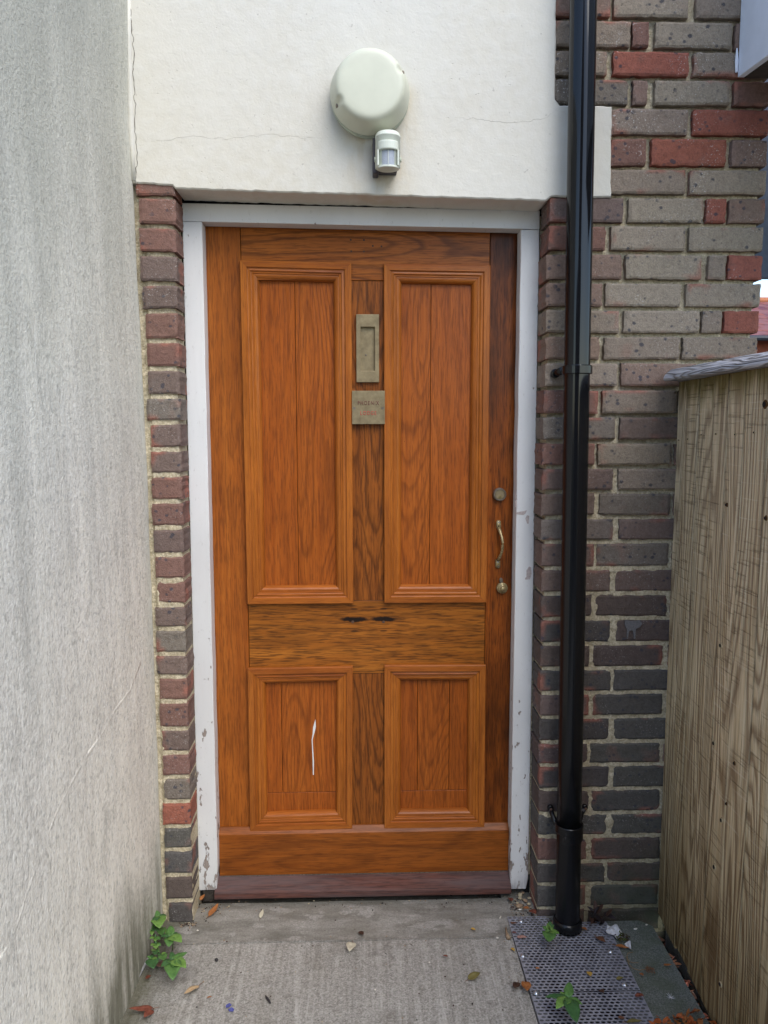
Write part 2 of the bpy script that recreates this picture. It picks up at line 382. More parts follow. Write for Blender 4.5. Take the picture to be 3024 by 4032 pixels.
def mat_fence():
    m = NT('rough_sawn_timber', .9, .15)
    A = m.attr('Col'); X, Yc, Zc = m.xyz()
    add = m.n('ShaderNodeVectorMath'); add.operation = 'ADD'; m.put(add.inputs[0], m.g); m.put(add.inputs[1], A['Color']); v0 = add.outputs[0]
    v = m.vec(.4, 1, .07, v=v0)
    field = m.math('MULTIPLY', m.noise(v, 8, 1.5, .4, .2), 26)
    fr = m.math('FRACT', m.math('ADD', field, m.math('MULTIPLY', m.noise(m.vec(1, 1, .12, v=v0), 90, 2), .35)))
    ring = m.ramp(fr, [(0, .5), (.18, 0), (.5, .1), (.78, 1), (.9, 1), (1, .5)])
    strk = m.noise(m.vec(1, 60, 2, v=v0), 1, 4, .65); fib = m.noise(m.vec(1, 210, 5, v=v0), 1, 3, .7)
    c = m.mix(m.mapr(strk, .35, .65), S(208, 182, 140), S(236, 218, 182))
    c = m.mix(m.math('MULTIPLY', ring, .7), c, S(116, 84, 52))
    c = m.mix(m.mapr(fib, .50, .36, 0, .5), c, S(100, 76, 46))
    gz = m.math('ADD', Zc, m.math('MULTIPLY', m.noise(m.vec(1, 12, 1), 1, 3), .6))
    c = m.mix(m.mapr(gz, .9, 1.7, 0, .22), c, S(214, 206, 188))
    sx = m.xyz(A['Color']); c = m.mix(m.mapr(sx[0], 0, 5, 0, .25), c, m.mix(1, c, (.62, .58, .52), 'MULTIPLY'))
    # saw marks slanting across the board
    sv = m.vec(1, 5, 190, v=v0, rot=(R(-10), 0, 0)); sn_ = m.noise(sv, 1, 2, .5)
    saw = m.math('MULTIPLY', m.mapr(sn_, .60, .67), m.mapr(m.noise(m.vec(1, 10, 5, v=v0), 1, 2), .40, .54)); c = m.mix(m.math('MULTIPLY', saw, .3), c, S(112, 92, 64))
    sv2 = m.mapr(sn_, .36, .28); c = m.mix(m.math('MULTIPLY', sv2, .35), c, S(226, 214, 190))
    # damp, mossy foot with shade painted into its colour; algae under the capping
    lo = m.math('ADD', Zc, m.math('MULTIPLY', m.noise(m.vec(1, 9, 1), 1, 3), .5))
    c = m.mix(m.mapr(lo, .2, 1.05, .85, 0, True), c, m.mix(1, c, (.34, .29, .19), 'MULTIPLY'))
    hi = m.math('ADD', Zc, m.math('MULTIPLY', m.noise(m.vec(1, 30, 1), 1, 3), .12))
    c = m.mix(m.mapr(hi, 1.575, 1.63, 0, .8), c, S(98, 88, 38))
    m.col(c)
    h = m.math('SUBTRACT', m.math('ADD', fib, strk), m.math('ADD', m.math('MULTIPLY', ring, .8), m.math('MULTIPLY', saw, .8)))
    m.bump(h, .0035, 1.0); return m.m
def mat_cap():
    m = NT('silvered_timber', .85, .2)
    v = m.vec(1, .07, 1); n1 = m.noise(v, 26, 2, .45, .3)
    fr = m.math('FRACT', m.math('MULTIPLY', n1, 14)); ring = m.ramp(fr, [(0, .5), (.2, 0), (.6, .3), (.88, 1), (1, .5)])
    f = m.noise(m.vec(250, 8, 250), 1, 3)
    c = m.mix(m.math('MULTIPLY', ring, .75), S(190, 190, 196), S(112, 104, 96)); c = m.mix(m.mapr(f, .5, .35, 0, .4), c, S(90, 84, 78))
    m.col(c); m.bump(m.math('SUBTRACT', f, m.math('MULTIPLY', ring, 1.6)), .003, 1); return m.m
def mat_pipe():
    m = NT('black_plastic', .16, .36)
    sc = m.noise(m.vec(6, 6, 1), 18, 4, .7); X, Yc, Zc = m.xyz()
    d = m.mapr(m.noise(m.vec(40, 40, 10), 1, 3), .66, .70)
    d = m.math('MULTIPLY', d, m.math('MULTIPLY', m.mapr(Zc, .62, .55, 0, 1), m.mapr(Zc, .25, .32, 0, 1)))
    c = m.mix(d, (.006, .0065, .008), (.10, .10, .11)); m.col(c); m.rough(m.mapr(Zc, .3, 1.6, .26, .09)); return m.m
def mat_leaf(name, a, b, rough=.6, trans=.0):
    m = NT(name, rough, .3); n1 = m.noise(m.g, 90, 4, .65)
    m.col(m.mix(m.mapr(n1, .3, .7), a, b)); m.bump(n1, .001, .6)
    if trans: m.b.inputs['Subsurface Weight'].default_value = trans; m.b.inputs['Subsurface Radius'].default_value = (.004, .006, .002)
    return m.m

MP, ML, MB_, MM, MC = mat_plaster(), mat_leftwall(), mat_brick(), mat_mortar(), mat_concrete()
MPAINT = mat_paint(); MFENCE = mat_fence(); MCAP = mat_cap(); MPIPE = mat_pipe()
W_STILE = wood('oak_hinge_stile', 'z', S(180, 106, 40), S(154, 84, 30), S(92, 48, 18), fig=5, figs=5, seed=1, ringd=.22, pored=.5, blot=.35)
W_LOCK = wood('oak_lock_stile', 'z', S(168, 92, 30), S(126, 64, 20), S(56, 28, 10), fig=7, figs=9, seed=4, ringd=.35, pored=.6, blot=.75)
W_TOP = wood('oak_top_rail', 'x', S(176, 106, 42), S(152, 86, 32), S(84, 46, 20), fig=20, figs=6.0, seed=31, ringd=.6, pored=.5)
W_MUNT = wood('oak_muntin', 'z', S(166, 98, 38), S(136, 76, 28), S(68, 38, 16), fig=24, figs=7, seed=5, ringd=.6, pored=.6, blot=.15)
W_MID = wood('oak_mid_rail', 'x', S(178, 112, 42), S(150, 88, 30), S(70, 42, 18), fig=9, figs=9, seed=7, ringd=.3, pored=.7, blot=.2)
W_PANA = wood('oak_panel_plain', 'z', S(176, 98, 36), S(152, 79, 27), S(100, 50, 18), fig=14, figs=5, seed=9, ringd=.25, pored=.5)
W_PANB = wood('oak_panel_figured', 'z', S(178, 101, 37), S(154, 81, 28), S(100, 50, 18), fig=34, figs=5.0, seed=12, ringd=.45, pored=.5)
W_MOLD = wood('oak_moulding_upright', 'z', S(186, 114, 46), S(160, 90, 34), S(108, 58, 22), fig=5, figs=6, seed=15, ringd=.3, pored=.35, rough=.30, coat=.35)
W_MOLX = wood('oak_moulding_flat', 'x', S(182, 110, 44), S(156, 86, 33), S(104, 54, 22), fig=5, figs=6, seed=17, ringd=.3, pored=.35, rough=.28, coat=.4)
W_KICK = wood('oak_bottom_rail', 'x', S(160, 94, 36), S(136, 74, 26), S(82, 44, 18), fig=9, figs=6, seed=20, ringd=.4, pored=.45)
W_BAR = wood('weathered_drip_bar', 'x', S(112, 72, 62), S(88, 56, 48), S(44, 30, 28), fig=8, figs=8, seed=23, ringd=.4, pored=.6, rough=.55, coat=.0, grey=.6)
BR1 = mat_brass('dull_brass', (.185, .14, .075, 1), (.30, .24, .135, 1), .5)
BR2 = mat_brass('bright_brass', (.22, .17, .08, 1), (.42, .33, .17, 1), .24)
BR3 = mat_brass('dark_bronze', (.12, .10, .08, 1), (.24, .20, .15, 1), .45)
MBLACK = flat('void_black', (.01, .01, .01), .9)
MLAMP = flat('aged_diffuser_plastic', (.60, .61, .49), .42, .45, .06, 14, bump=.0003)
MLAMPB = flat('lamp_base_plastic', (.50, .55, .45), .6, .4, .22, 40)
MSENS = flat('sensor_plastic', (.63, .665, .58), .4, .45, .07, 20, bump=.0003)
MLENS = flat('sensor_lens', (.34, .37, .42), .25, .5, .12, 300, bump=.0005)
MGREY = flat('dark_grey_plastic', (.07, .065, .075), .6)
MSTEEL = flat('zinc_screw', (.50, .52, .56), .3, .5, .2, 200, metal=.8)
MSOIL = mat_soil()

# ================================================================ GROUND
def struct(name, bm, mat, **k): o = obj(name, bm, mat, **k); o['kind'] = 'structure'; return o
bm = BM()
v = [bm.verts.new(p) for p in ((-200, -200, -.13), (200, -200, -.13), (200, 200, -.13), (-200, 200, -.13))]; bm.faces.new(v)
struct('ground', bm, flat('garden_earth', (.10, .095, .075), .95, .1, .4, 3))
# concrete path: dense top sheet with gentle unevenness and a rebated crack
def slab_top(x0, x1, y0, y1, z, nx, ny, amp, seed, depth=.1):
    bm = BM(); g = []
    for j in range(ny+1):
        row = []
        for i in range(nx+1):
            x = x0+(x1-x0)*i/nx; y = y0+(y1-y0)*j/ny
            row.append(bm.verts.new((x, y, z + amp*nz(x*4, y*4, seed) + amp*.4*nz(x*22, y*22, seed))))
        g.append(row)
    for j in range(ny):
        for i in range(nx): bm.faces.new((g[j][i], g[j][i+1], g[j+1][i+1], g[j+1][i]))
    per = g[0] + [r[-1] for r in g[1:]] + list(reversed(g[-1]))[1:] + [r[0] for r in reversed(g)][1:-1]
    low = [bm.verts.new((p.co.x, p.co.y, z-depth)) for p in per]
    n = len(per)
    for i in range(n): bm.faces.new((per[i], low[i], low[(i+1) % n], per[(i+1) % n]))
    return bm
bm = slab_top(-.80, .4395, -.0975, .40, GZ, 110, 40, .0022, 1)
for v in bm.verts:
    if v.co.y > .092: v.co.z -= min(.022, (v.co.y-.092)*1.2)
struct('doorway_step', bm, MC, sm=False)
struct('jamb_footing', slab_top(.4397, .60, -.0085, .30, GZ-.003, 16, 30, .003, 11), MC)
bm = slab_top(-.80, .437, -4.2, -.1, GZ-.0015, 70, 150, .0025, 3)
struct('path', bm, MC)
# further ground level behind the camera, right of the drain
struct('side_path', slab_top(.932, 3.2, -4.2, -.002, -.06, 30, 50, .002, 5), MC)
struct('drain_bed', box(.438, .93, -4.2, 0.02, -.128, -.122), MSOIL)

# ================================================================ BRICKWORK
def add_brick(bm, lay, x0, x1, z0, z1, yf, dep, seed, colr, rr=.0038, wob=.0030, back=True):
    nx = max(4, int((x1-x0)/.011)); nzv = 7
    V = []
    tlx, tlz = nz(seed, 11)*.006, nz(seed, 12)*.003
    tx, tz, ty = nz(seed, 1)*.003, nz(seed, 2)*.0025, nz(seed, 3)*.003
    for j in range(nzv+1):
        row = []
        for i in range(nx+1):
            fx, fz = i/nx, j/nzv
            # crowd grid lines to the border
            gx = .5-.5*math.cos(math.pi*fx); gx = .35*gx+.65*fx; gz = .5-.5*math.cos(math.pi*fz); gz = .6*gz+.4*fz
            x = x0+(x1-x0)*gx; z = z0+(z1-z0)*gz
            e = min(x-x0, x1-x, z-z0, z1-z); y = yf+ty
            if e < rr: y += (rr - math.sqrt(max(0, rr*rr-(rr-e)**2)))*.8
            y += wob*.6*nz(x*38, z*38, seed) + tlx*(fx-.5) + tlz*(fz-.5)
            cn = min(x-x0, x1-x)+min(z-z0, z1-z)
            if cn < .014: y += (.014-cn)*.5*max(0, nz(x0*50+fx*3, z0*50+fz*3, 4)*2)
            if i in (0, nx): x += wob*1.1*nz(z*70, seed, 5)+ (tx if i else 0)
            if j in (0, nzv): z += wob*.9*nz(x*55, seed, 9)
            z += tz*(fx-.5)*2
            row.append(bm.verts.new((x, y, z)))
        V.append(row)
    fs = []
    for j in range(nzv):
        for i in range(nx): fs.append(bm.faces.new((V[j][i], V[j][i+1], V[j+1][i+1], V[j+1][i])))
    per = V[0] + [r[-1] for r in V[1:]] + list(reversed(V[-1]))[1:] + [r[0] for r in reversed(V)][1:-1]
    n = len(per); prev = per
    steps = (.012, dep*.4, dep) if back else (.012, dep)
    for k in steps:
        cur = [bm.verts.new((p.co.x+wob*.6*nz(p.co.z*50, k*60, seed), yf+k, p.co.z+wob*.6*nz(p.co.x*50, k*60, seed))) for p in per]
        for i in range(n): fs.append(bm.faces.new((prev[i], cur[i], cur[(i+1) % n], prev[(i+1) % n])))
        prev = cur
    for f in fs:
        for l in f.loops:
            co = l.vert.co; e = min(co.x-x0, x1-co.x, (co.z-z0)*1.0, (z1-co.z)*1.3)
            side = nz(seed, 3.3)
            l[lay] = (*colr[:3], max(0, 1-max(0, e)/.022))
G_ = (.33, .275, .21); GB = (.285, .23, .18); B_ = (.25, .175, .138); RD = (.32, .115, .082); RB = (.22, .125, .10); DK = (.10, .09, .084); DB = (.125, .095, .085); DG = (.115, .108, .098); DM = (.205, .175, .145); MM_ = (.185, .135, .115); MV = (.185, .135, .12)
def jit(c, s):
    k = 1+.14*nz(s*3.7, 8); return (c[0]*k, c[1]*k*(1+.05*nz(s, 4)), c[2]*k*(1+.07*nz(s, 6)), 1)
ROWS = [  # top pixel row, [(left px, right px, colour)]
 (-36, [(2183,2406,B_),(2420,2713,G_),(2746,3100,GB)]),
 (84, [(2183,2484,GB),(2493,2558,RB),(2583,2884,G_),(2899,3190,B_)]),
 (203, [(2186,2390,GB),(2417,2715,RD),(2735,3035,GB)]),
 (315, [(2182,2474,DM),(2494,2550,B_),(2580,2873,G_),(2894,3130,RB)]),
 (428, [(2409,2710,GB),(2732,3028,RD)]),
 (546, [(2408,2543,RB),(2567,2863,RD),(2884,3022,B_)]),
 (668, [(2403,2701,GB),(2718,3016,G_)]),
 (780, [(2166,2455,MV),(2477,2771,G_),(2785,2861,RD),(2874,3017,B_)]),
 (892, [(2163,2387,RB),(2407,2698,G_),(2717,3011,G_)]),
 (1003, [(2152,2451,B_),(2467,2764,G_),(2792,2859,GB),(2871,3002,RD)]),
 (1116, [(2151,2372,B_),(2386,2682,G_),(2705,2997,G_)]),
 (1223, [(2150,2439,GB),(2459,2755,G_),(2768,2843,GB),(2855,2993,RD)]),
 (1327, [(2150,2360,B_),(2381,2676,GB),(2692,2985,GB)]),
 (1431, [(2148,2431,GB),(2448,2740,B_),(2756,2985,B_)]),
 (1537, [(2142,2354,RB),(2375,2665,GB),(2680,2980,B_)]),
 (1644, [(2142,2423,DM),(2443,2735,MM_),(2750,2980,B_)]),
 (1747, [(2137,2343,RB),(2357,2645,GB),(2660,2960,B_)]),
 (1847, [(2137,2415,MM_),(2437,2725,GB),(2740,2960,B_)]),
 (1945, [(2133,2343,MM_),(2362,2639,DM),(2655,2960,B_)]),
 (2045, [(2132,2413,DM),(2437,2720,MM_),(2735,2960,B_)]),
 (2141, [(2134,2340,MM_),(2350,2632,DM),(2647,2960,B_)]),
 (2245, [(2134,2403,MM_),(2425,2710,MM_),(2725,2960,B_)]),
 (2344, [(2132,2327,DB),(2346,2626,DB),(2640,2960,B_)]),  # from here down darker bricks, with the lower wall's shade painted in
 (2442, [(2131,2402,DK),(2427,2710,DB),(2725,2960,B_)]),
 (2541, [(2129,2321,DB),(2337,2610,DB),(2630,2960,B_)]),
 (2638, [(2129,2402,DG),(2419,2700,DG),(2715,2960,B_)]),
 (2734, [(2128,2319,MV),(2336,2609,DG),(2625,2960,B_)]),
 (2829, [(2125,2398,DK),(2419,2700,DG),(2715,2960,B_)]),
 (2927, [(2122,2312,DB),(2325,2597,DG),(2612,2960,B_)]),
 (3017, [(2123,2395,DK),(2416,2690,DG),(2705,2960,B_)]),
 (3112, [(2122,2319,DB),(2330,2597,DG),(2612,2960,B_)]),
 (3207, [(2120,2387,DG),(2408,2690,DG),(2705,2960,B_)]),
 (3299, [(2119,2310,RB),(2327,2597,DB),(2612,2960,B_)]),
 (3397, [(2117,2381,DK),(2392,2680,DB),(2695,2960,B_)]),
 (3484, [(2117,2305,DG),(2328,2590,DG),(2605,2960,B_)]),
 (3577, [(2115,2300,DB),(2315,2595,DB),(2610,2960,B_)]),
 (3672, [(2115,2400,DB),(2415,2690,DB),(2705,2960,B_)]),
]
WALLR = 1.128
bw = thing('brick_wall', 'mottled grey and red brick wall standing right of the doorway behind the black downpipe', 'wall', (.83, .1, -.12))
bm = BM(); lay = bm.loops.layers.float_color.new('Col')
tops = [PY(2550, max(y, 1))[2] if y > 0 else PY(2550, 84)[2]+.083 for y, _ in ROWS]
for k, (ytop, br) in enumerate(ROWS):
    zt = tops[k]; zb = (tops[k+1] if k+1 < len(ROWS) else zt-.075) + .0125
    py = ytop+45
    for i, (a, b, c) in enumerate(br):
        x0, x1 = PY(a, py)[0], PY(b, py)[0]
        x1 = min(x1, WALLR + .004*nz(k*1.3, 5))
        if x0 > WALLR-.03: continue
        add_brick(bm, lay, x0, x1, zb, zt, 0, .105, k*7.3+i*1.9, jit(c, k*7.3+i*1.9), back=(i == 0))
# courses above the frame
for k in range(5):
    zb = tops[0]+.012+k*.075; x = .53 - (k % 2)*.0 
    L = .215 if k % 2 else .1
    while x < WALLR-.03:
        x1 = min(x+L, WALLR); add_brick(bm, lay, x, x1, zb, zb+.063, 0, .105, 900+k*9+x*3, jit(random.choice((G_, GB, B_, RB)), k+x), back=False)
        x = x1+.011; L = .215
obj('bricks', bm, MB_, bw)
def mortar_sheet(x0, x1, z0, z1, yfun, y1, step=.008):
    bm = BM(); nx = int((x1-x0)/step); nzz = int((z1-z0)/step); g = []
    for j in range(nzz+1):
        row = []
        for i in range(nx+1):
            x = x0+(x1-x0)*i/nx; z = z0+(z1-z0)*j/nzz
            row.append(bm.verts.new((x, yfun(x, z), z)))
        g.append(row)
    for j in range(nzz):
        for i in range(nx): bm.faces.new((g[j][i], g[j][i+1], g[j+1][i+1], g[j+1][i]))
    per = g[0] + [r[-1] for r in g[1:]] + list(reversed(g[-1]))[1:] + [r[0] for r in reversed(g)][1:-1]
    low = [bm.verts.new((p.co.x, y1, p.co.z)) for p in per]; n = len(per)
    for i in range(n): bm.faces.new((per[i], low[i], low[(i+1) % n], per[(i+1) % n]))
    bm.faces.new(list(reversed(low)))
    return bm
def yR(x, z):
    t = max(0, min(1, (z-1.05)/.45)); d = .004 + .016*t
    d += .0035*nz(x*30, z*45, 2) + .002*nz(x*110, z*110, 3)
    if x < .56: d += (.56-x)*.25
    return max(.002, d)
obj('mortar', mortar_sheet(.534, WALLR-.014, -.12, 2.98, yR, .30), MM, bw)

bk = BM(); add_box(bk, -.66, WALLR-.014, .3005, .40, -.12, 2.98); add_box(bk, -.66, WALLR-.014, .10, .3, 2.9, 2.98)
obj('inner_leaf', bk, MBLACK, bw)
# left pier
LT = [722,781,899,1009,1125,1233,1351,1461,1570,1673,1779,1880,1984,2088,2195,2294,2393,2486,2586,2675,2773,2880,2976,3070,3167,3265,3357,3457,3558]
LX0 = [535,547,549,551,560,572,578,582,576,593,594,596,597,604,611,617,612,614,618,628,628,638,641,645,641,647,647,653,665]
LCOL = [RB,RB,RB,MM_,MM_,RB,RB,MM_,DM,MM_,MM_,RB,RB,MM_,RB,RB,MM_,DM,MM_,RB,RB,MM_,RB,DM,RD,DG,DG,DB,DK]
pr = thing('brick_pier', 'narrow reddish brick pier between the grey rendered wall and the white door frame', 'pier', (-.55, .1, -.05))
bm = BM(); lay = bm.loops.layers.float_color.new('Col')
for k, yt in enumerate(LT):
    zt = PY(640, yt)[2]; nb = LT[k+1] if k+1 < len(LT) else 3652
    zb = PY(640, nb)[2] + (.014 if k else .009)
    if k == 0: zt += .03
    x0 = PY(LX0[k], yt+40)[0]; xr = 688+(yt-740)*.0251
    x1 = PY(xr, yt+40)[0] + .0025*nz(k*2.1, 3)
    add_brick(bm, lay, x0, x1, zb, zt, 0, .090, 500+k*3.3, jit(LCOL[k], k*5.1), back=True)
obj('bricks', bm, MB_, pr)
def yL(x, z):
    t = max(0, min(1, (z-1.45)/.5)); d = .005 + .010*t + .0035*nz(x*40, z*40, 12) + .002*nz(x*110, z*110, 3)
    if x > -.525: d += (x+.525)*.30
    if x < -.589: d += .007+.004*nz(x*60, z*30, 8)
    return max(.001, d)
obj('mortar', mortar_sheet(-.66, -.5135, -.05, 2.125, yL, .20), MM, pr)

# ================================================================ RENDERED WALLS
def outline_wall(pts, y0, y1, rough=.0016, step=.012, bvl=.0035):
    P = []
    n = len(pts)
    for i in range(n):
        a, b = Vector(pts[i]), Vector(pts[(i+1) % n]); L = (b-a).length; m = max(1, int(L/step))
        nrm = Vector((b.y-a.y, a.x-b.x)).normalized()
        for k in range(m):
            p = a.lerp(b, k/m); s = rough if L < 3 else 0
            o = (nz(p.x*33, p.y*33, 4)*s*1.3 + nz(p.x*140, p.y*140, 6)*s) if 0 < k else 0
            P.append(p+nrm*o)
    bm = BM()
    c = sum(P, Vector((0, 0)))/len(P)
    fr = [bm.verts.new((p.x, y0, p.y)) for p in P]
    # front face loop slightly inset gives a worn arris
    ed = [bm.verts.new((p.x, y0+bvl, p.y)) for p in P]; bk = [bm.verts.new((p.x, y1, p.y)) for p in P]
    for i, p in enumerate(P):
        q = P[i-1]; r_ = P[(i+1) % len(P)]; t = (r_-q).normalized(); nn = Vector((t.y, -t.x))
        fr[i].co.x -= nn.x*bvl; fr[i].co.z -= nn.y*bvl
    n = len(P)
    for A, B in ((fr, ed), (ed, bk)):
        for i in range(n): bm.faces.new((A[i], B[i], B[(i+1) % n], A[(i+1) % n]))
    bm.faces.new(fr); bm.faces.new(list(reversed(bk)))
    bmesh.ops.recalc_face_normals(bm, faces=bm.faces)
    return bm
def sign_area(p): return sum(p[i-1][0]*p[i][1]-p[i][0]*p[i-1][1] for i in range(len(p)))
zup = 3.0
pts = [(-.66, 2.127), (-.507, 2.119), (-.500, 2.1105), (.512, 2.086), (.527, 2.0975), (.693, 2.0975), (.690, 2.20), (.688, 2.3345), (.545, 2.3355), (.531, 2.352), (.526, zup), (-.66, zup)]
if sign_area(pts) < 0: pts.reverse()
pw = thing('plaster_wall', 'smooth cream rendered wall above the doorway holding the round lamp', 'wall', (0, .06, 2.09))
obj('render_face', outline_wall(pts, -.006, .105), MP, pw)
def crack(name, P, parent, mat, w=.0011):
    bm = BM(); Q = []
    for a, b in zip(P, P[1:]):
        a, b = Vector(a), Vector(b); m = max(2, int((b-a).length/.008))
        for k in range(m):
            p = a.lerp(b, k/m); j = Vector((nz(p.x*60, p.z*60, 1), 0, nz(p.x*60, p.z*60, 7)))*.006 if k else Vector()
            Q.append(p+j)
    Q.append(Vector(P[-1])); n = len(Q)
    rad = [w*(.45+.55*abs(nz(i*.6, 3))*2)*(1 if 2 < i < n-3 else .4) for i in range(n)]
    return obj(name, add_tube(bm, Q, rad, 5), mat, parent)
MCRK = flat('crack_shadow_dirt', (.30, .27, .22), .95)
yf = -.0062
crack('crack', [(*PY(a, b, yf)[:],) for a, b in ((2196, 425), (2155, 462), (2090, 478), (1990, 483), (1900, 470), (1790, 462))], pw, MCRK, .00032)
crack('crack', [(*PY(a, b, yf)[:],) for a, b in ((590, 560), (760, 535), (900, 548), (1060, 528), (1200, 545), (1300, 540))], pw, MCRK, .00025)
MCRK2 = flat('joint_dirt', (.10, .085, .065), .95)
crack('joint_crack', [(*PY(a, b, yf)[:],) for a, b in ((512, 0), (519, 120), (528, 200), (524, 300), (533, 420), (530, 520), (541, 600), (534, 715))], pw, MCRK2, .0013)
# pale fillet of render pressed into the corner
bm = BM(); Q = [PY(a, b, -.004) for a, b in ((503, -60), (506, 150), (512, 330), (516, 500), (522, 600), (526, 712))]
add_tube(bm, Q, [.0085, .009, .0075, .010, .007, .008], 8); obj('corner_fillet', bm, MP, pw, sm=True)

# left wall: side face follows the slightly leaning corner
def xw(z):
    T = ((-.2, -.602), (.04, -.602), (.95, -.602), (1.44, -.604), (2.30, -.617), (2.6, -.607), (3.2, -.607))
    for (a, xa), (b, xb) in zip(T, T[1:]):
        if z <= b: t = (z-a)/(b-a); return xa+(xb-xa)*t
    return -.607
bm = BM(); ny, nzz = 150, 110; g = []
for j in range(nzz+1):
    z = -.12+2.9*j/nzz; row = []
    for i in range(ny+1):
        y = .09 - 1.24*(i/ny)**1.1
        x = xw(z) - .010*min(1, max(0, -y/.5)) + .0022*nz(y*5, z*5, 1) + .0008*nz(y*30, z*22, 2)
        if y > -.012: x -= (y+.012)**2*6
        row.append(bm.verts.new((x, y, z)))
    g.append(row)
for j in range(nzz):
    for i in range(ny): bm.faces.new((g[j][i], g[j+1][i], g[j+1][i+1], g[j][i+1]))
per = g[0] + [r[-1] for r in g[1:]] + list(reversed(g[-1]))[1:] + [r[0] for r in reversed(g)][1:-1]
low = [bm.verts.new((-1.0, p.co.y, p.co.z)) for p in per]; n = len(per)
for i in range(n): bm.faces.new((per[i], per[(i+1) % n], low[(i+1) % n], low[i]))
bm.faces.new(low); bmesh.ops.recalc_face_normals(bm, faces=bm.faces)
lw = obj('rendered_wall', bm, ML, loc=(-.8, -1.2, -.12), sm=True)
tag(lw, 'tall grey streaked cement rendered wall running along the left of the path', 'wall')
# hairline repair ridge across it
bm = BM(); Q = []
for a, b in ((545, 2610), (505, 2720), (450, 2799), (400, 2895), (330, 3000), (270, 3110), (225, 3200), (180, 3310), (150, 3400), (110, 3520), (75, 3640), (40, 3720), (0, 3781)):
    p = PX(a, b, -.6105); Q.append((xw(p.z)-.010*min(1, max(0, -p.y/.5))-.0008+.0022*nz(p.y*5, p.z*5, 1), p.y, p.z))
add_tube(bm, Q, [.0060+.0025*nz(i*.8, 2) for i in range(len(Q))], 8, flat=(.2, 1)); obj('repair_ridge', bm, ML, lw, sm=True)

# ================================================================ DOOR FRAME
fr = thing('door_frame', 'white painted timber door frame with chipped peeling jambs', 'door frame', (.005, .13, 0))
def plank(x0, x1, y0, y1, z0, z1, seed, amp=.0009, nzz=60, foot=0, taper=None):
    bm = BM(); rings = []
    for k in range(nzz+1):
        t = k/nzz; z = z0+(z1-z0)*t
        a = x0+amp*nz(z*9, seed, 1); b = x1+amp*nz(z*9, seed, 2)
        a += amp*.7*nz(z*60, seed, 6); b += amp*.7*nz(z*60, seed, 7)
        if taper: a += taper[0]*(1-t); b += taper[1]*(1-t)
        if foot and z-z0 < foot:
            q = 1-(z-z0)/foot; a += .010*q*abs(nz(z*90, seed)); b -= .014*q*abs(nz(z*80, seed+3))
        rings.append([bm.verts.new(p) for p in ((a+.002, y0, z), (b-.002, y0, z), (b, y0+.002, z), (b, y1, z), (a, y1, z), (a, y0+.002, z))])
    for A, B in zip(rings, rings[1:]):
        for i in range(6): bm.faces.new((A[i], A[(i+1) % 6], B[(i+1) % 6], B[i]))
    bm.faces.new(list(reversed(rings[0]))); bm.faces.new(rings[-1]); return bm
FY = .100
obj('jamb', plank(-.507, -.4515, FY, .152, .022, 2.0505, 1, foot=.10, taper=(-.008, -.004)), MPAINT, fr)
obj('jamb', plank(.466, .520, FY, .152, .006, 2.0345, 2, foot=.12, taper=(.002, .006)), MPAINT, fr)
MRV = flat('primed_rebate_edge', S(214, 196, 180), .6, .3, .1, 40)
bm = BM()
A = [(-.507, 2.052), (.520, 2.036), (.520, 2.0885), (-.507, 2.1025)]
for (y0, y1, pts) in ((FY, .152, A),): add_prism(bm, pts, 'y', y0, y1)
obj('head', bm, MPAINT, fr, bevel=.002)
bm = box(-.505, -.466, .104, .150, -.022, .016); obj('rotten_foot', bm, flat('rotten_wood', (.05, .043, .036), .95, .1, .5, 120, bump=.004), fr, bevel=.004)
# dark packing behind the frame so the gaps read black
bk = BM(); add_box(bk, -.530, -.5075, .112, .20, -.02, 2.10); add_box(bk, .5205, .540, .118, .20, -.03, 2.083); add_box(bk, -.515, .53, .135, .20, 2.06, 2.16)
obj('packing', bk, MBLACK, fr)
# mortar pointing that shows right of the frame
bm = BM()
Q = [(.5285+.002*nz(k*.9), .113, .05+k*.045) for k in range(46)]
add_tube(bm, Q, [.0065+.003*nz(k*.7, 4) for k in range(46)], 6); obj('pointing', bm, MM, fr)

MCHIP = flat('bare_grey_wood', S(184, 172, 168), .9, .1, .25, 160)
JR = [o for o in fr.children if o.name.startswith('jamb')][1]
def chip_poly(P):
    Q = [PY(1850+a/4.023, 1850+b/4.023, FY-.0006) for a, b in P]
    bm = BM(); add_prism(bm, [(q.x, q.z) for q in Q], 'y', FY-.0006, FY+.001); obj('chipped_patch', bm, MCHIP, JR)
chip_poly([(738, 700), (745, 672), (800, 662), (850, 655), (905, 640), (880, 690), (850, 718), (790, 712)])
chip_poly([(905, 718), (942, 728), (938, 790), (928, 858), (905, 848), (880, 770)])
chip_poly([(938, 1532), (972, 1545), (975, 1650), (950, 1735), (878, 1738), (876, 1712), (895, 1700), (898, 1590)])
chip_poly([(722, 480), (748, 490), (735, 540), (742, 590), (722, 608)])
chip_poly([(722, 385), (738, 400), (728, 452)])
bm = BM(); Q = [PY(2024+x/1.659, 2100+y/1.659, -.0050) for x, y in ((725,568),(770,575),(822,570),(838,590),(825,612),(796,625),(793,690),(785,690),(780,640),(768,632),(752,640),(745,690),(737,688),(738,628),(727,600))]
add_prism(bm, [(q.x, q.z) for q in Q], 'y', -.0050, .0); obj('paint_splatter', bm, flat('grey_splatter', (.17, .165, .17), .9, .1, .3, 200), bw)
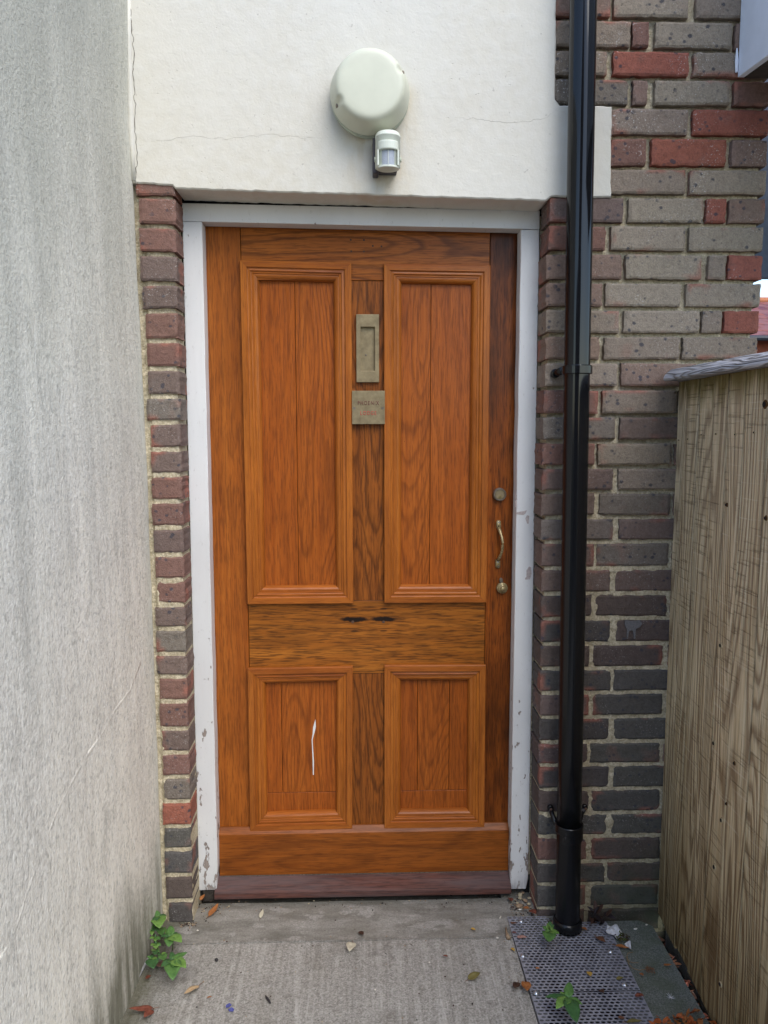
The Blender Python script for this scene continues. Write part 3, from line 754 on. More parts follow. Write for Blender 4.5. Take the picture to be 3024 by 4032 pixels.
# ================================================================ DOOR
DY = .155                    # face of stiles and rails
door = thing('door', 'varnished orange oak four-panel front door with brass fittings', 'door', (.0, .18, 0))
def board(name, x0, x1, z0, z1, mat, y0=DY, y1=.195, tilt=0, bev=.0012):
    pts = [(x0, z0), (x1, z0), (x1, z1), (x0, z1)]
    bm = BM(); add_prism(bm, pts, 'y', y0, y1); return obj(name, bm, mat, door, bevel=bev, bseg=1)
board('stile', -.4615, -.3515, .03, 2.0525, W_STILE)
board('stile', .3865, .4735, .03, 2.0525, W_LOCK, y0=DY+.001)
board('top_rail', -.3500, .3850, 1.900, 2.0525, W_TOP)
board('muntin', -.0500, .0930, .9330, 1.8985, W_MUNT, y0=DY+.0006)
board('middle_rail', -.3500, .3850, .700, .9322, W_MID, y0=DY-.0006)
board('muntin', -.0500, .0930, .19, .6985, W_MUNT, y0=DY+.0006)
obj('door_core', box(-.458, .470, .1965, .203, .02, 2.052), MBLACK, door)
board('bottom_backing', -.3500, .3850, .03, .235, W_KICK, y0=DY+.004)
# panels of glued boards with open joints
PYF = .169
def panel(x0, x1, z0, z1, cuts, mats, cross=None):
    e = thing('panel', None, None, (0, 0, 0)); e.parent = door; e.location = Vector(((x0+x1)/2, .18, (z0+z1)/2))-door.location
    for k in ('label', 'category'):
        if k in e: del e[k]
    xs = [x0]+cuts+[x1]; zb = cross if cross else z0
    for i, (a, b) in enumerate(zip(xs, xs[1:])):
        obj('panel_board', box(a+(.0007 if i else 0), b-(.0007 if i < len(xs)-2 else 0), PYF+.0004*i, .192, zb+.0008, z1), mats[i % len(mats)], e, bevel=.0006, bseg=1)
    if cross: obj('panel_board', box(x0, x1, PYF-.0003, .192, z0, cross-.0006), mats[0], e, bevel=.0006, bseg=1)
    obj('joint_shadow', box(x0+.002, x1-.002, .1925, .196, z0, z1), MBLACK, e)
panel(-.310, -.066, .965, 1.912, [-.195], [W_PANA, W_PANB])
panel(.112, .343, .965, 1.905, [.212], [W_PANB, W_PANA])
panel(-.315, -.080, .232, .682, [-.255], [W_PANA, W_PANB], .305)
panel(.112, .347, .232, .682, [.176, .278], [W_PANA, W_PANB, W_PANA], .305)
# bolection mouldings: four mitred lengths each
PROF = [(0, DY-.0005), (0, .1415), (.0015, .1400), (.0185, .1400), (.0195, .1445), (.0215, .1455), (.026, .1445), (.0285, .1435), (.0300, .1465), (.0320, .1475),
        (.0355, .1475), (.0370, .1500), (.0390, .1495), (.0435, .1500), (.0480, .1530), (.0515, .1585), (.0530, .1640), (.0535, PYF+.001)]
def moulding(o, w=.0535):
    """o = outer corners bl, br, tr, tl as (x, z)"""
    e = thing('moulding', None, None, (0, 0, 0)); e.parent = door
    cx = sum(p[0] for p in o)/4; cz = sum(p[1] for p in o)/4
    e.location = Vector((cx, DY, cz))-door.location
    O = [Vector(p) for p in o]
    ins = [Vector((1, 1)), Vector((-1, 1)), Vector((-1, -1)), Vector((1, -1))]
    k = w/.0535
    for i in range(4):
        a, b = O[i], O[(i+1) % 4]; ia, ib = ins[i], ins[(i+1) % 4]
        bm = BM(); ga = .00025
        t = (b-a).normalized()
        nseg = 12
        rows = []
        for (d, y) in PROF:
            pa = a+ia*d*k + t*ga; pb = b+ib*d*k - t*ga
            rows.append([bm.verts.new((pa.lerp(pb, s/nseg).x, y+.0003*nz(s*.7+i, d*90, cx), pa.lerp(pb, s/nseg).y)) for s in range(nseg+1)])
        for A_, B_2 in zip(rows, rows[1:]):
            for s in range(nseg): bm.faces.new((A_[s], A_[s+1], B_2[s+1], B_2[s]))
        rows_e = [[r[0] for r in rows], [r[-1] for r in rows]]
        bmesh.ops.recalc_face_normals(bm, faces=bm.faces)
        obj('moulding_length', bm, W_MOLX if i in (0, 2) else W_MOLD, e)
    return e
moulding([(-.351, .9265), (-.0255, .927), (-.026, 1.948), (-.352, 1.954)])
moulding([(.070, .927), (.387, .926), (.386, 1.943), (.070, 1.946)])
moulding([(-.358, .190), (-.033, .194), (-.028, .726), (-.355, .723)])
moulding([(.0695, .193), (.390, .192), (.388, .726), (.070, .728)])
# bottom rail with a bevelled top and the drip bar under it
bm = BM(); add_prism(bm, [(.1550, .203), (.1485, .203), (.1340, .185), (.1335, .180), (.1335, .048), (.1550, .048)], 'x', -.4555, .4685); obj('kick_board', bm, W_KICK, door, bevel=.001)
bm = BM(); add_prism(bm, [(.1500, .0475), (.1325, .0475), (.0905, .0180), (.0885, .0150), (.0885, -.0035), (.1500, -.0035)], 'x', -.4655, .4700); obj('drip_bar', bm, W_BAR, door, bevel=.001)
bm = BM(); Q = [(-.45+.012*k, .1315+.0006*nz(k*.8), .0478+.0006*nz(k*.5, 2)) for k in range(77)]
add_tube(bm, Q, [.0014+.0008*nz(k*.9, 5) for k in range(77)], 5); obj('grime_line', bm, flat('grime', (.12, .10, .08), 1, .1, .5, 200), door)
# splash of white paint on the lower left panel
def leaf_poly(pts, y, th, mat, name, parent):
    bm = BM(); add_prism(bm, pts, 'y', y, y+th); return obj(name, bm, mat, parent)
MWH = flat('white_paint_fleck', (.72, .72, .70), .6, .3, .1)
sp = [PY(900+x/1.4426, 2250+y/1.4426, PYF-.0008) for x, y in ((493,840),(496,880),(490,910),(482,938),(477,957),(481,1020),(485,1080),(484,1155),(479,1155),(477,1060),(472,955),(477,925),(480,885))]
leaf_poly([(p.x, p.z) for p in sp], PYF-.0010, .0022, MWH, 'paint_splash', door)['label'] = 'thin white paint splash on the lower left panel'
# nail heads and plugs
bm = BM()
for a, b in ((1389, 2449), (1510, 2449)): p = PY(a, b, DY-.0012); add_lathe(bm, p, [(0, -.0008), (.004, -.0008), (.0045, .0008)], 'y', 12)
obj('nail_head', bm, flat('rusty_nail', (.10, .055, .035), .8), door)
for (a, b) in ((1381, 944), (1433, 945), (1468, 968), (1502, 970), (1383, 989), (1433, 990)):
    p = PY(a, b, DY-.0006); obj('plug', add_lathe(BM(), p, [(0, -.0002), (.0028, -.0002), (.003, .0008)], 'y', 10), flat('plug_wood', (.06, .03, .012), .7) if a == 1381 else bpy.data.materials['plug_wood'], door)

# letter plate
lp = thing('letter_plate', None, None, (0, 0, 0)); lp.parent = door; lp.location = Vector((.021, .15, 1.70))-door.location
for k in ('label', 'category'):
    if k in lp: del lp[k]
x0, x1, z0, z1 = -.0125, .0555, 1.601, 1.8005; a0, a1, c0, c1 = .0005, .0430, 1.6350, 1.7635
bm = BM()
def ringplate(bm, X0, X1, Z0, Z1, A0, A1, C0, C1, yf, yb, lip):
    o = [(X0, Z0), (X1, Z0), (X1, Z1), (X0, Z1)]; i_ = [(A0, C0), (A1, C0), (A1, C1), (A0, C1)]
    ov = [bm.verts.new((p[0], yf, p[1])) for p in o]; iv = [bm.verts.new((p[0], yf, p[1])) for p in i_]
    ob = [bm.verts.new((p[0], yb, p[1])) for p in o]; ib = [bm.verts.new((p[0], yb, p[1])) for p in i_]
    for k in range(4):
        q = (k+1) % 4
        bm.faces.new((ov[k], ov[q], iv[q], iv[k])); bm.faces.new((ov[k], ob[k], ob[q], ov[q])); bm.faces.new((iv[k], iv[q], ib[q], ib[k]))
    bmesh.ops.recalc_face_normals(bm, faces=bm.faces)
ringplate(bm, x0, x1, z0, z1, a0, a1, c0, c1, .1445, .160, 0)
obj('plate_surround', bm, BR1, lp, bevel=.0012)
obj('flap', box(a0-.001, a1+.001, .1552, .158, c0-.001, c1+.001), BR1, lp)
bm = BM(); add_lathe(bm, PY(1250+703/3.6875, 1150+915/3.6875, .154), [(0, -.001), (.0022, -.0008), (.003, .0006)], 'y', 10)
obj('flap_rivet', bm, BR3, lp)
# name plate
npl = thing('name_plate', None, None, (0, 0, 0)); npl.parent = door; npl.location = Vector((.023, .14, 1.525))-door.location
for k in ('label', 'category'):
    if k in npl: del npl[k]
x0, x1, z0, z1 = -.0262, .0722, 1.4765, 1.5755
obj('plate', box(x0, x1, .1360, .1392, z0, z1), BR1, npl, bevel=.0006)
obj('plate_packing', box(x0+.003, x1-.003, .1393, .1560, z0+.003, z1-.003), W_MUNT, npl)
MLET1 = flat('letter_red', (.40, .07, .05), .7, .3, .2, 300); MLET2 = flat('letter_dark', (.13, .045, .035), .7, .3, .2, 300)
def lettering(txt, px, py, width, h, mat):
    cu = bpy.data.curves.new('lettering', 'FONT'); cu.body = txt; cu.align_x = 'LEFT'; cu.align_y = 'CENTER'; cu.size = 1; cu.extrude = .0
    cu.offset = .016; cu.space_character = 1.3
    o = bpy.data.objects.new('t', cu); COL.objects.link(o); bpy.context.view_layer.update()
    me = bpy.data.meshes.new_from_object(o); bpy.data.objects.remove(o)
    xs = [v.co.x for v in me.vertices]; ys = [v.co.y for v in me.vertices]
    sx = width/(max(xs)-min(xs)); sz = h/(max(ys)-min(ys)); mx = (max(xs)+min(xs))/2; my = (max(ys)+min(ys))/2
    p = PY(px, py, .1357)
    bmx = BM(); bmx.from_mesh(me); bpy.data.meshes.remove(me)
    for v in bmx.verts: v.co = Vector((p.x+(v.co.x-mx)*sx, .1357, p.z+(v.co.y-my)*sz))
    r = bmesh.ops.extrude_face_region(bmx, geom=bmx.faces[:])
    bmesh.ops.translate(bmx, verts=[e for e in r['geom'] if isinstance(e, bmesh.types.BMVert)], vec=(0, .0006, 0))
    bmesh.ops.recalc_face_normals(bmx, faces=bmx.faces)
    return obj('lettering', bmx, mat, npl)
def npx(X, Y_): return 1250+X/3.6875, 1150+Y_/3.6875
s = 1/3.6875/1.302/1000
lettering('PHOENIX', *npx(741, 1611), 307*s, 60*s, MLET2)
lettering('LODGE', *npx(740, 1757), 230*s, 58*s, MLET1)
for X_ in (535, 946):
    p = PY(*npx(X_, 1686), .1358); obj('screw', add_lathe(BM(), p, [(0, -.0006), (.0036, -.0006), (.0042, .0006)], 'y', 16), BR3, npl)
# cylinder lock
p = PY(1967, 1947, .150)
bm = BM(); add_lathe(bm, p, [(.0150, -.0080), (.0160, -.0095), (.0185, -.0080), (.0203, -.003), (.0205, .006)], 'y', 48); lk = obj('lock_rose', bm, BR3, door, sm=True)
bm = BM(); add_lathe(bm, p, [(0, -.0068), (.0142, -.0068), (.0148, -.0055), (.0150, .003)], 'y', 40); obj('lock_barrel', bm, BR1, lk)
bm = BM(); add_lathe(bm, p+Vector((0, 0, -.008)), [(0, -.0078), (.0058, -.0078), (.0062, -.0066)], 'y', 24); obj('lock_core', bm, BR2, lk)
bm = BM(); add_prism(bm, [(p.x-.0008, p.z-.0128), (p.x+.0012, p.z-.0128), (p.x+.0010, p.z-.009), (p.x+.0016, p.z-.0075), (p.x+.001, p.z-.0045), (p.x-.001, p.z-.0045), (p.x-.0014, p.z-.008)], 'y', .1417, .1425); obj('keyhole', bm, MBLACK, lk)
# pull handle
ph = BM()
T, Bo = PY(1964, 2066, .150), PY(1961, 2220, .150)
def pad(bm, c, w, h):
    pts = [(c.x+w*math.cos(a)*(1 if abs(math.cos(a)) > .0 else 1), c.z+h*math.sin(a)*.35+(h*.65 if math.sin(a) > 0 else -h*.65)) for a in [i*math.pi/10 for i in range(20)]]
    add_prism(bm, pts, 'y', .1505, .1562)
pad(ph, T, .0070, .0135); pad(ph, Bo, .0072, .0145)
path = []
for k in range(15):
    t = k/14; z = (T.z-.010)*(1-t)+(Bo.z+.012)*t; x = T.x*(1-t)+Bo.x*t + .0085*math.sin(math.pi*t); y = .152-.028*math.sin(math.pi*t)**.7
    path.append((x, y, z))
add_tube(ph, path, [.0060, .0052, .0043, .0040]+[.0042]*7+[.0040, .0043, .0050, .0055], 12)
hd = obj('pull_handle', ph, BR2, door, sm=True, bevel=0)
for c, dz, mt in ((T, .007, MSTEEL), (T, -.006, MBLACK), (Bo, .006, MSTEEL), (Bo, -.008, BR3)):
    obj('screw', add_lathe(BM(), (c.x, .1502, c.z+dz), [(0, -.0006), (.0022, -.0006), (.0028, .0006)], 'y', 12), mt, hd)
# key escutcheon with turned boss
p = PY(1978, 2316, .146)
bm = BM(); add_lathe(bm, p, [(0, -.0145), (.0030, -.0142), (.0062, -.0120), (.0082, -.0080), (.0090, -.0055), (.0105, -.0060), (.0120, -.0045), (.0125, -.0015), (.0160, -.0010), (.0172, .002), (.0172, .010)], 'y', 40)
kn = obj('knob', bm, BR2, door, sm=True)
q = PY(1973, 2290, .150); bm = BM()
add_prism(bm, [(q.x+.0055*math.cos(a), q.z+.004+.0075*math.sin(a)) for a in [i*math.pi/8 for i in range(16)]], 'y', .1470, .1562); obj('key_cover', bm, BR3, kn, bevel=.0006)

# ================================================================ WALL LAMP
C0 = Vector((.028, 0, 2.3475))
lamp = thing('wall_lamp', 'round off-white plastic bulkhead lamp with motion sensor on the cream wall above the door', 'lamp', (C0.x, 0, C0.z))
obj('back_plate', add_lathe(BM(), C0, [(.104, -.004), (.1055, -.010), (.1055, -.0245), (.1035, -.026), (.094, -.026)], 'y', 72), MLAMPB, lamp, sm=False, bevel=0)
obj('rim_gap', add_lathe(BM(), C0, [(.0995, -.020), (.0995, -.0325)], 'y', 72), MGREY, lamp)
bm = BM(); prof = [(.1015, -.0315), (.1050, -.0315), (.1062, -.0345), (.1060, -.0400), (.0935, -.083), (.0905, -.0905), (.0865, -.0960), (.0810, -.0992), (.0740, -.1006), (.050, -.1012), (.02, -.1015), (0, -.1015)]
add_lathe(bm, C0, prof, 'y', 96)
# two screw notches pressed into the cone
for ang in (R(206), R(26)):
    dx, dz = math.cos(ang), math.sin(ang)
    for v in bm.verts:
        rx, rz = v.co.x-C0.x, v.co.z-C0.z; rr = math.hypot(rx, rz)
        if rr > .075:
            d = math.hypot(rx-dx*rr, rz-dz*rr)
            if d < .0085 and rr > .0855 and rr < .1005: v.co.y += (.014 if rr < .095 else .007)*math.cos(d/.0085*math.pi/2)**.6
cv = obj('diffuser', bm, MLAMP, lamp, sm=True)
sbs = cv.modifiers.new('sub', 'SUBSURF'); sbs.levels = 1; sbs.render_levels = 1
for ang in (R(206), R(26)):
    obj('cover_screw', add_lathe(BM(), C0+Vector((.0945*math.cos(ang), 0, .0945*math.sin(ang))), [(0, -.069), (.0040, -.069), (.0052, -.066), (.0055, -.045)], 'y', 16), BR3, lamp)
# sensor
cx, cz = .0745, 2.190
sn = thing('motion_sensor', None, None, (0, 0, 0)); sn.parent = lamp; sn.location = Vector((cx, -.06, cz))-lamp.location
for k in ('label', 'category'):
    if k in sn: del sn[k]
obj('bracket', box(cx-.040, cx-.024, -.052, -.006, 2.140, 2.232), MGREY, sn, bevel=.004)
obj('bracket', box(cx-.024, cx+.026, -.036, -.006, 2.148, 2.238), MGREY, sn, bevel=.004)
bm = BM(); add_lathe(bm, (cx, -.062, 0), [(0, 2.2425), (.018, 2.2415), (.029, 2.2375), (.0325, 2.2330), (.0330, 2.2290), (.0338, 2.2285), (.0338, 2.2245), (.0330, 2.2240), (.0332, 2.150), (.030, 2.148), (0, 2.148)], 'z', 48)
obj('sensor_body', bm, MSENS, sn, sm=True)
bm = BM()
prof = [(cx-.0275, -.060), (cx+.0275, -.060)]; arc = [(cx+.0275*math.cos(a), -.082-.022*math.sin(a)) for a in [math.pi*i/14 for i in range(15)]]
pts = [(cx+.0275, -.06)] + arc + [(cx-.0275, -.06)]
add_prism(bm, pts, 'z', 2.186, 2.209); obj('sensor_hood', bm, MSENS, sn, bevel=.003)
add = BM(); add_prism(add, [(cx+.0275, -.06)]+[(cx+.0275*math.cos(a), -.080-.018*math.sin(a)) for a in [math.pi*i/14 for i in range(15)]]+[(cx-.0275, -.06)], 'z', 2.143, 2.1485); obj('sensor_sill', add, MSENS, sn, bevel=.0012)
for sx in (-1, 1): obj('sensor_cheek', box(cx+sx*.0262-.0022, cx+sx*.0262+.0022, -.092, -.062, 2.148, 2.187), MSENS, sn, bevel=.001)
ln = BM(); add_prism(ln, [(cx+.0240, -.06)]+[(cx+.0235*math.cos(a), -.078-.018*math.sin(a)) for a in [math.pi*i/14 for i in range(15)]]+[(cx-.0240, -.06)], 'z', 2.1483, 2.1862)
lens = obj('sensor_lens', ln, MLENS, sn, sm=False)
obj('lens_bar', box(cx-.0007, cx+.0007, -.0975, -.09, 2.150, 2.185), MSENS, sn)
for sx in (-1, 1): obj('pivot', add_lathe(BM(), (cx+sx*.0315, -.066, 2.170), [(0, -.004), (.0065, -.004), (.0065, .004), (0, .004)], 'x', 20), MLAMPB, sn)

# ================================================================ DOWNPIPE
def pxy(z): t = (z-0)/2.571; return Vector((.6063-.0228*t, -.070, z))
dp = thing('downpipe', 'glossy black round downpipe fixed to the brick wall, ending on the perforated drain cover', 'pipe', (.606, -.07, -.01))
RP = .0352
def pipe_seg(bm, z0, z1, r, n=12, seg=64): add_tube(bm, [pxy(z0+(z1-z0)*i/n) for i in range(n+1)], r, seg)
bm = BM(); pipe_seg(bm, .288, 3.0, RP); obj('upper_length', bm, MPIPE, dp, sm=True)
bm = BM(); pipe_seg(bm, .000, .286, RP+.0005); obj('lower_length', bm, MPIPE, dp, sm=True)
bm = BM(); rr = [(.030, .395), (.041, .392), (.0415, .362)]
bm = BM(); c = pxy(0); add_lathe(bm, (c.x, c.y, 0), [(.0362, .294), (.0376, .294), (.0380, .292), (.0380, .274), (.0376, .271), (.0362, .271)], 'z', 64); o = obj('socket_ring', bm, MPIPE, dp, sm=False); 
bm = BM(); add_lathe(bm, (c.x, c.y, 0), [(.0362, .020), (.0385, .020), (.0420, .014), (.0425, .004), (.0425, -.010), (.036, -.012)], 'z', 64); obj('bottom_collar', bm, MPIPE, dp, sm=True)
def bracket(z, xs, lugz, ks=1.0):
    e = thing('pipe_clip', None, None, (0, 0, 0)); e.parent = dp; e.location = pxy(z)-dp.location
    for k in ('label', 'category'):
        if k in e: del e[k]
    cc = pxy(z)
    bm = BM(); add_lathe(bm, (cc.x, cc.y, z), [(RP+.0004, .012), (RP+.0045, .012), (RP+.0060, .010), (RP+.0060, -.010), (RP+.0045, -.012), (RP+.0004, -.012)], 'z', 64)
    obj('ring', bm, MPIPE, e)
    for x, s in xs:
        bm = BM(); add_tube(bm, [(x, -.006, lugz), ((x+cc.x+s*RP)/2, -.020, (lugz+z)/2), (cc.x+s*RP*.96, -.052, z)], [.0115*ks, .0100*ks, .0115*ks], 12, flat=(.55, 1) if False else None)
        obj('arm', bm, MPIPE, e, sm=True)
        bm = BM(); add_lathe(bm, (x, 0, lugz), [(0, -.0155*ks), (.010*ks, -.0155*ks), (.0125*ks, -.013*ks), (.0125*ks, .0)], 'y', 24); obj('lug', bm, MPIPE, e)
        bm = BM(); add_lathe(bm, (x, 0, lugz), [(0, -.018), (.003, -.018), (.0042, -.0150)], 'y', 12); obj('screw', bm, flat('rusty_screw', (.12, .07, .05), .7) if 'rusty_screw' not in bpy.data.materials else bpy.data.materials['rusty_screw'], e)
bracket(1.622, [(.548, -1)], 1.617)
bracket(.3045, [(.564, -1), (.668, 1)], .330, .7)

# ================================================================ FENCE
fe = thing('fence', 'rough-sawn upright board fence with a silvery cap rail at the right', 'fence', (.90, -1.5, -.1))
y = -.006; k = 0
def fx(y): return .905 + .052*max(y, -4)*.0 + (.008 if y > -.2 else 0)*0 + .905*0 + (.0) 
def fence_x(y): return .903 + .070*max(-.45, y+0)*1.0 if y > -.45 else .8715 + .0*(y)
while y > -1.62:
    w = (.066, .094, .098, .091, .096, .101, .089)[k % 7]; y1 = y-w
    bm = BM(); lay = bm.loops.layers.float_color.new('Col')
    n = 40; z0 = -.012+.012*nz(k*1.7) ; z1 = 1.594
    ox = .0016*nz(k*2.3, 5)
    rings = []
    for j in range(n+1):
        z = z0+(z1-z0)*j/n; wv = .0008*nz(z*8, k); wv2 = .0008*nz(z*8, k+.5)
        xa, xb = fence_x(y)+ox, fence_x(y1)+ox
        rings.append([bm.verts.new(p) for p in ((xa+.001, y-.0004+wv*.0, z), (xb+.001, y1+.0034, z), (xb+.018, y1+.0034, z), (xa+.018, y-.0004, z), (xa+.0, y-.0016, z))])
    for A_, B2 in zip(rings, rings[1:]):
        for i in range(5): bm.faces.new((A_[i], B2[i], B2[(i+1) % 5], A_[(i+1) % 5]))
    bm.faces.new(rings[0]); bm.faces.new(list(reversed(rings[-1])))
    bmesh.ops.recalc_face_normals(bm, faces=bm.faces)
    for f in bm.faces:
        for l in f.loops: l[lay] = (k*1.37 % 5, k*.73 % 3, k*2.1 % 7, 1)
    obj('board', bm, MFENCE, fe)
    y = y1; k += 1
bm = BM(); ring = []
for i in range(60):
    y = -.030-1.62*i/59; a = .852+.070*max(-.45, y)*.15 + .0015*nz(y*14)
    zt = .0012*nz(y*14, 3); e = .0012*nz(y*22, 5)
    pr_ = [(a+.000+e*.5, 1.5945), (a-.003+e, 1.600), (a-.001+e, 1.609+zt), (a+.007+e, 1.618+zt), (a+.017, 1.6265+zt), (a+.075, 1.629+zt), (a+.095, 1.624), (a+.095, 1.5945)]
    ring.append([bm.verts.new((p[0], y+(.012*max(0, (p[1]-1.5945)/.03)*-1 if i < 0 else 0), p[1])) for p in pr_])
for A_, B2 in zip(ring, ring[1:]):
    for i in range(8): bm.faces.new((A_[i], B2[i], B2[(i+1) % 8], A_[(i+1) % 8]))
bm.faces.new(list(reversed(ring[0]))); bm.faces.new(ring[-1]); bmesh.ops.recalc_face_normals(bm, faces=bm.faces)
obj('cap_rail', bm, MCAP, fe)
for zz in (.35, 1.25): obj('rail', box(.925, .965, -1.62, -.01, zz-.04, zz+.04), MFENCE, fe)
for yy in (-.05, -1.57): obj('post', box(.966, 1.05, yy-.045, yy+.035, -.12, 1.592), MFENCE, fe)
# knots
MK = flat('knot_wood', S(92, 66, 40), .8, .1, .5, 200, bump=.002); MK2 = flat('knot_hole', (.012, .009, .007), .9); MK3 = flat('knot_rim', S(176, 158, 126), .9, .1, .2)
for a, b, r_, dark in ((2839, 2542, .0085, 1), (2812, 2927, .0085, 1), (2842, 3230, .0080, 1), (2814, 3414, .0095, 1), (2838, 3876, .0090, 1), (3013, 1592, .0120, 0), (2862, 1988, .006, 0), (2893, 3006, .006, 0), (2861, 3165, .005, 0), (3016, 2040, .007, 0), (2674, 1733, .0032, 1), (2710, 1729, .0032, 1), (2764, 1712, .003, 1), (2821, 1709, .0035, 1), (2897, 1711, .0035, 1), (2971, 1703, .0035, 1)):
    p = PX(a, b, .8725)
    for it in range(3): p = PX(a, b, fence_x(p.y)+.0008)
    e = obj('knot', add_lathe(BM(), (fence_x(p.y)+.0004, p.y, p.z), [(0, -.0018), (r_*.62, -.0018), (r_*.95, .0012)], 'x', 16), MK3 if dark else MK, fe)
    obj('knot_core', add_lathe(BM(), (fence_x(p.y)+.0000, p.y, p.z), [(0, -.0024), (r_*.52, -.0024), (r_*.6, .0012)], 'x', 12), MK2 if dark else MK2, e)

# ================================================================ CANOPY at top right
cy = thing('canopy', 'white painted box canopy jutting from the top right of the brick wall', 'canopy', (1.3, -.2, 2.42))
MWB = flat('white_barge_paint', (.80, .83, .90), .45, .4, .05, 20)
bm = BM(); add_prism(bm, [(-.004, 2.414), (-.75, 2.345), (-.75, 3.1), (-.004, 3.1)], 'x', 1.031, 1.049); obj('side_board', bm, MWB, cy, bevel=.001)
bm = BM(); add_prism(bm, [(-.004, 2.412), (-.74, 2.344), (-.74, 2.352), (-.004, 2.42)], 'x', 1.0495, 2.2); obj('soffit', bm, flat('brown_soffit', (.06, .045, .035), .8), cy)
bm = BM(); add_prism(bm, [(-.76, 2.33), (-.78, 2.33), (-.78, 3.1), (-.76, 3.1)], 'x', 1.031, 2.2); obj('front_board', bm, MWB, cy)
obj('back_board', box(1.135, 2.2, .24, .27, 1.93, 3.1), flat('slate_blue_board', (.05, .075, .12), .6), cy)
bm = BM(); add_tube(bm, [PY(2902, 190, -.006), PY(2901, 240, -.006), PY(2900, 285, -.006)], [.002, .005, .0035], 6); obj('sealant', bm, MWB, cy)

# ================================================================ DRAIN COVER (perforated metal) + SLAB
MPLATE = NT('galvanised_perforated_plate', .42, .5)
n1 = MPLATE.noise(MPLATE.g, 45, 4, .65)
MPLATE.col(MPLATE.mix(MPLATE.mapr(n1, .3, .7), (.20, .20, .235), (.33, .33, .37))); MPLATE.metal(.15); MPLATE.rough(MPLATE.mapr(n1, .3, .7, .38, .6)); MPLATE.bump(n1, .0008, .5); MPLATE = MPLATE.m
dc = thing('drain_cover', 'grey perforated metal drain cover sheets screwed down at the foot of the black pipe', 'drain cover', (.585, -.3, GZ))
def perf(x0, x1, y0, y1, z, shear, clip=None, px=.0205, py=.0108, r=.0047):
    """hex-staggered holes as real openings: each hole is an octagon in its own cell"""
    bm = BM(); rows = int((y1-y0)/py); cols = int((x1-x0)/px)
    cw, ch = (x1-x0)/cols, (y1-y0)/rows; cache = {}
    def V(x, y):
        k = (round(x, 5), round(y, 5))
        if k not in cache: cache[k] = bm.verts.new((x, y, z+.0012*nz(x*9, y*9, 3)))
        return cache[k]
    for j in range(rows):
        o = cw/2 if j % 2 else 0
        for i in range(-1, cols+1):
            xa, xb = x0+i*cw+o-cw/4*0, x0+(i+1)*cw+o
            ya, yb = y0+j*ch, y0+(j+1)*ch
            xa2, xb2 = max(xa, x0), min(xb, x1)
            if xb2-xa2 < 1e-4: continue
            cx_, cy_ = (xa+xb)/2, (ya+yb)/2
            if clip and clip(cx_, cy_): continue
            if xb2-xa2 < cw*.99:
                bm.faces.new((V(xa2, ya), V(xb2, ya), V(xb2, yb), V(xa2, yb))); continue
            H = [bm.verts.new((cx_+r*1.25*math.cos(a), cy_+r*.86*math.sin(a), z+.0012*nz(cx_*9, cy_*9, 3))) for a in [math.pi/4+math.pi/4*q for q in range(8)]]
            Lw = [bm.verts.new((v_.co.x, v_.co.y, z-.0022)) for v_ in H]
            c00, c10, c11, c01 = V(xa, ya), V(xb, ya), V(xb, yb), V(xa, yb)
            mt, ml, mb, mr = V(cx_, yb), V(xa, cy_), V(cx_, ya), V(xb, cy_)
            seq = [c11, mt, c01, ml, c00, mb, c10, mr]
            for q in range(8):
                bm.faces.new((seq[q], seq[(q+1) % 8], H[(q+1) % 8], H[q])); bm.faces.new((H[q], H[(q+1) % 8], Lw[(q+1) % 8], Lw[q]))
    bmesh.ops.recalc_face_normals(bm, faces=bm.faces); return bm
zg = GZ+.004
sheets = [(-.0105, -.192, lambda x, y: (y > -.045 and x > .56) or ((x-.6063)**2+(y+.07)**2 < .034**2)), (-.194, -.328, None), (-.330, -.62, None), (-.622, -1.2, None)]
for i, (ya, yb, cl) in enumerate(sheets):
    if i == 3: continue
    sh = obj('perforated_sheet', perf(.438+.001*i, .731, yb, ya, zg+(.0015 if i == 1 else 0), 0, cl, px=.0140, py=.0105, r=.0050), MPLATE, dc)
    for (a, b) in {0: [(2052, 3629), (2059, 3765), (2404, 3748)], 1: [(2111, 3911), (2459, 3878)]}.get(i, []):
        p = PZ(a, b, zg); obj('screw', add_lathe(BM(), (p.x, p.y, zg+.001), [(0, .005), (.003, .0048), (.006, .003), (.0075, .0012), (.008, 0)], 'z', 20), MSTEEL, sh, sm=True)
# light frame strips either side under the sheet
obj('bearer', box(.4385, .466, -1.2, -.015, -.060, zg-.0035), flat('grimy_bearer', (.10, .10, .10), .9), dc)
obj('bearer', box(.668, .730, -1.2, -.048, -.060, zg-.0035), bpy.data.materials['grimy_bearer'], dc)
sl = obj('paving_slab', slab_top(.7325, .866, -.455, -.034, GZ-.001, 24, 60, .0015, 9, .09), mat_slab(), loc=(.8, -.25, -.1))
tag(sl, 'dark green-stained paving slab between the perforated drain cover and the fence foot', 'paving slab')
for v in sl.data.vertices:      # knocked-off far corner
    w_ = v.co + sl.location
    if w_.x > .835 and w_.y > -.075: v.co.y -= (w_.x-.835)*.9*(1 if w_.y > -.05 else .3)

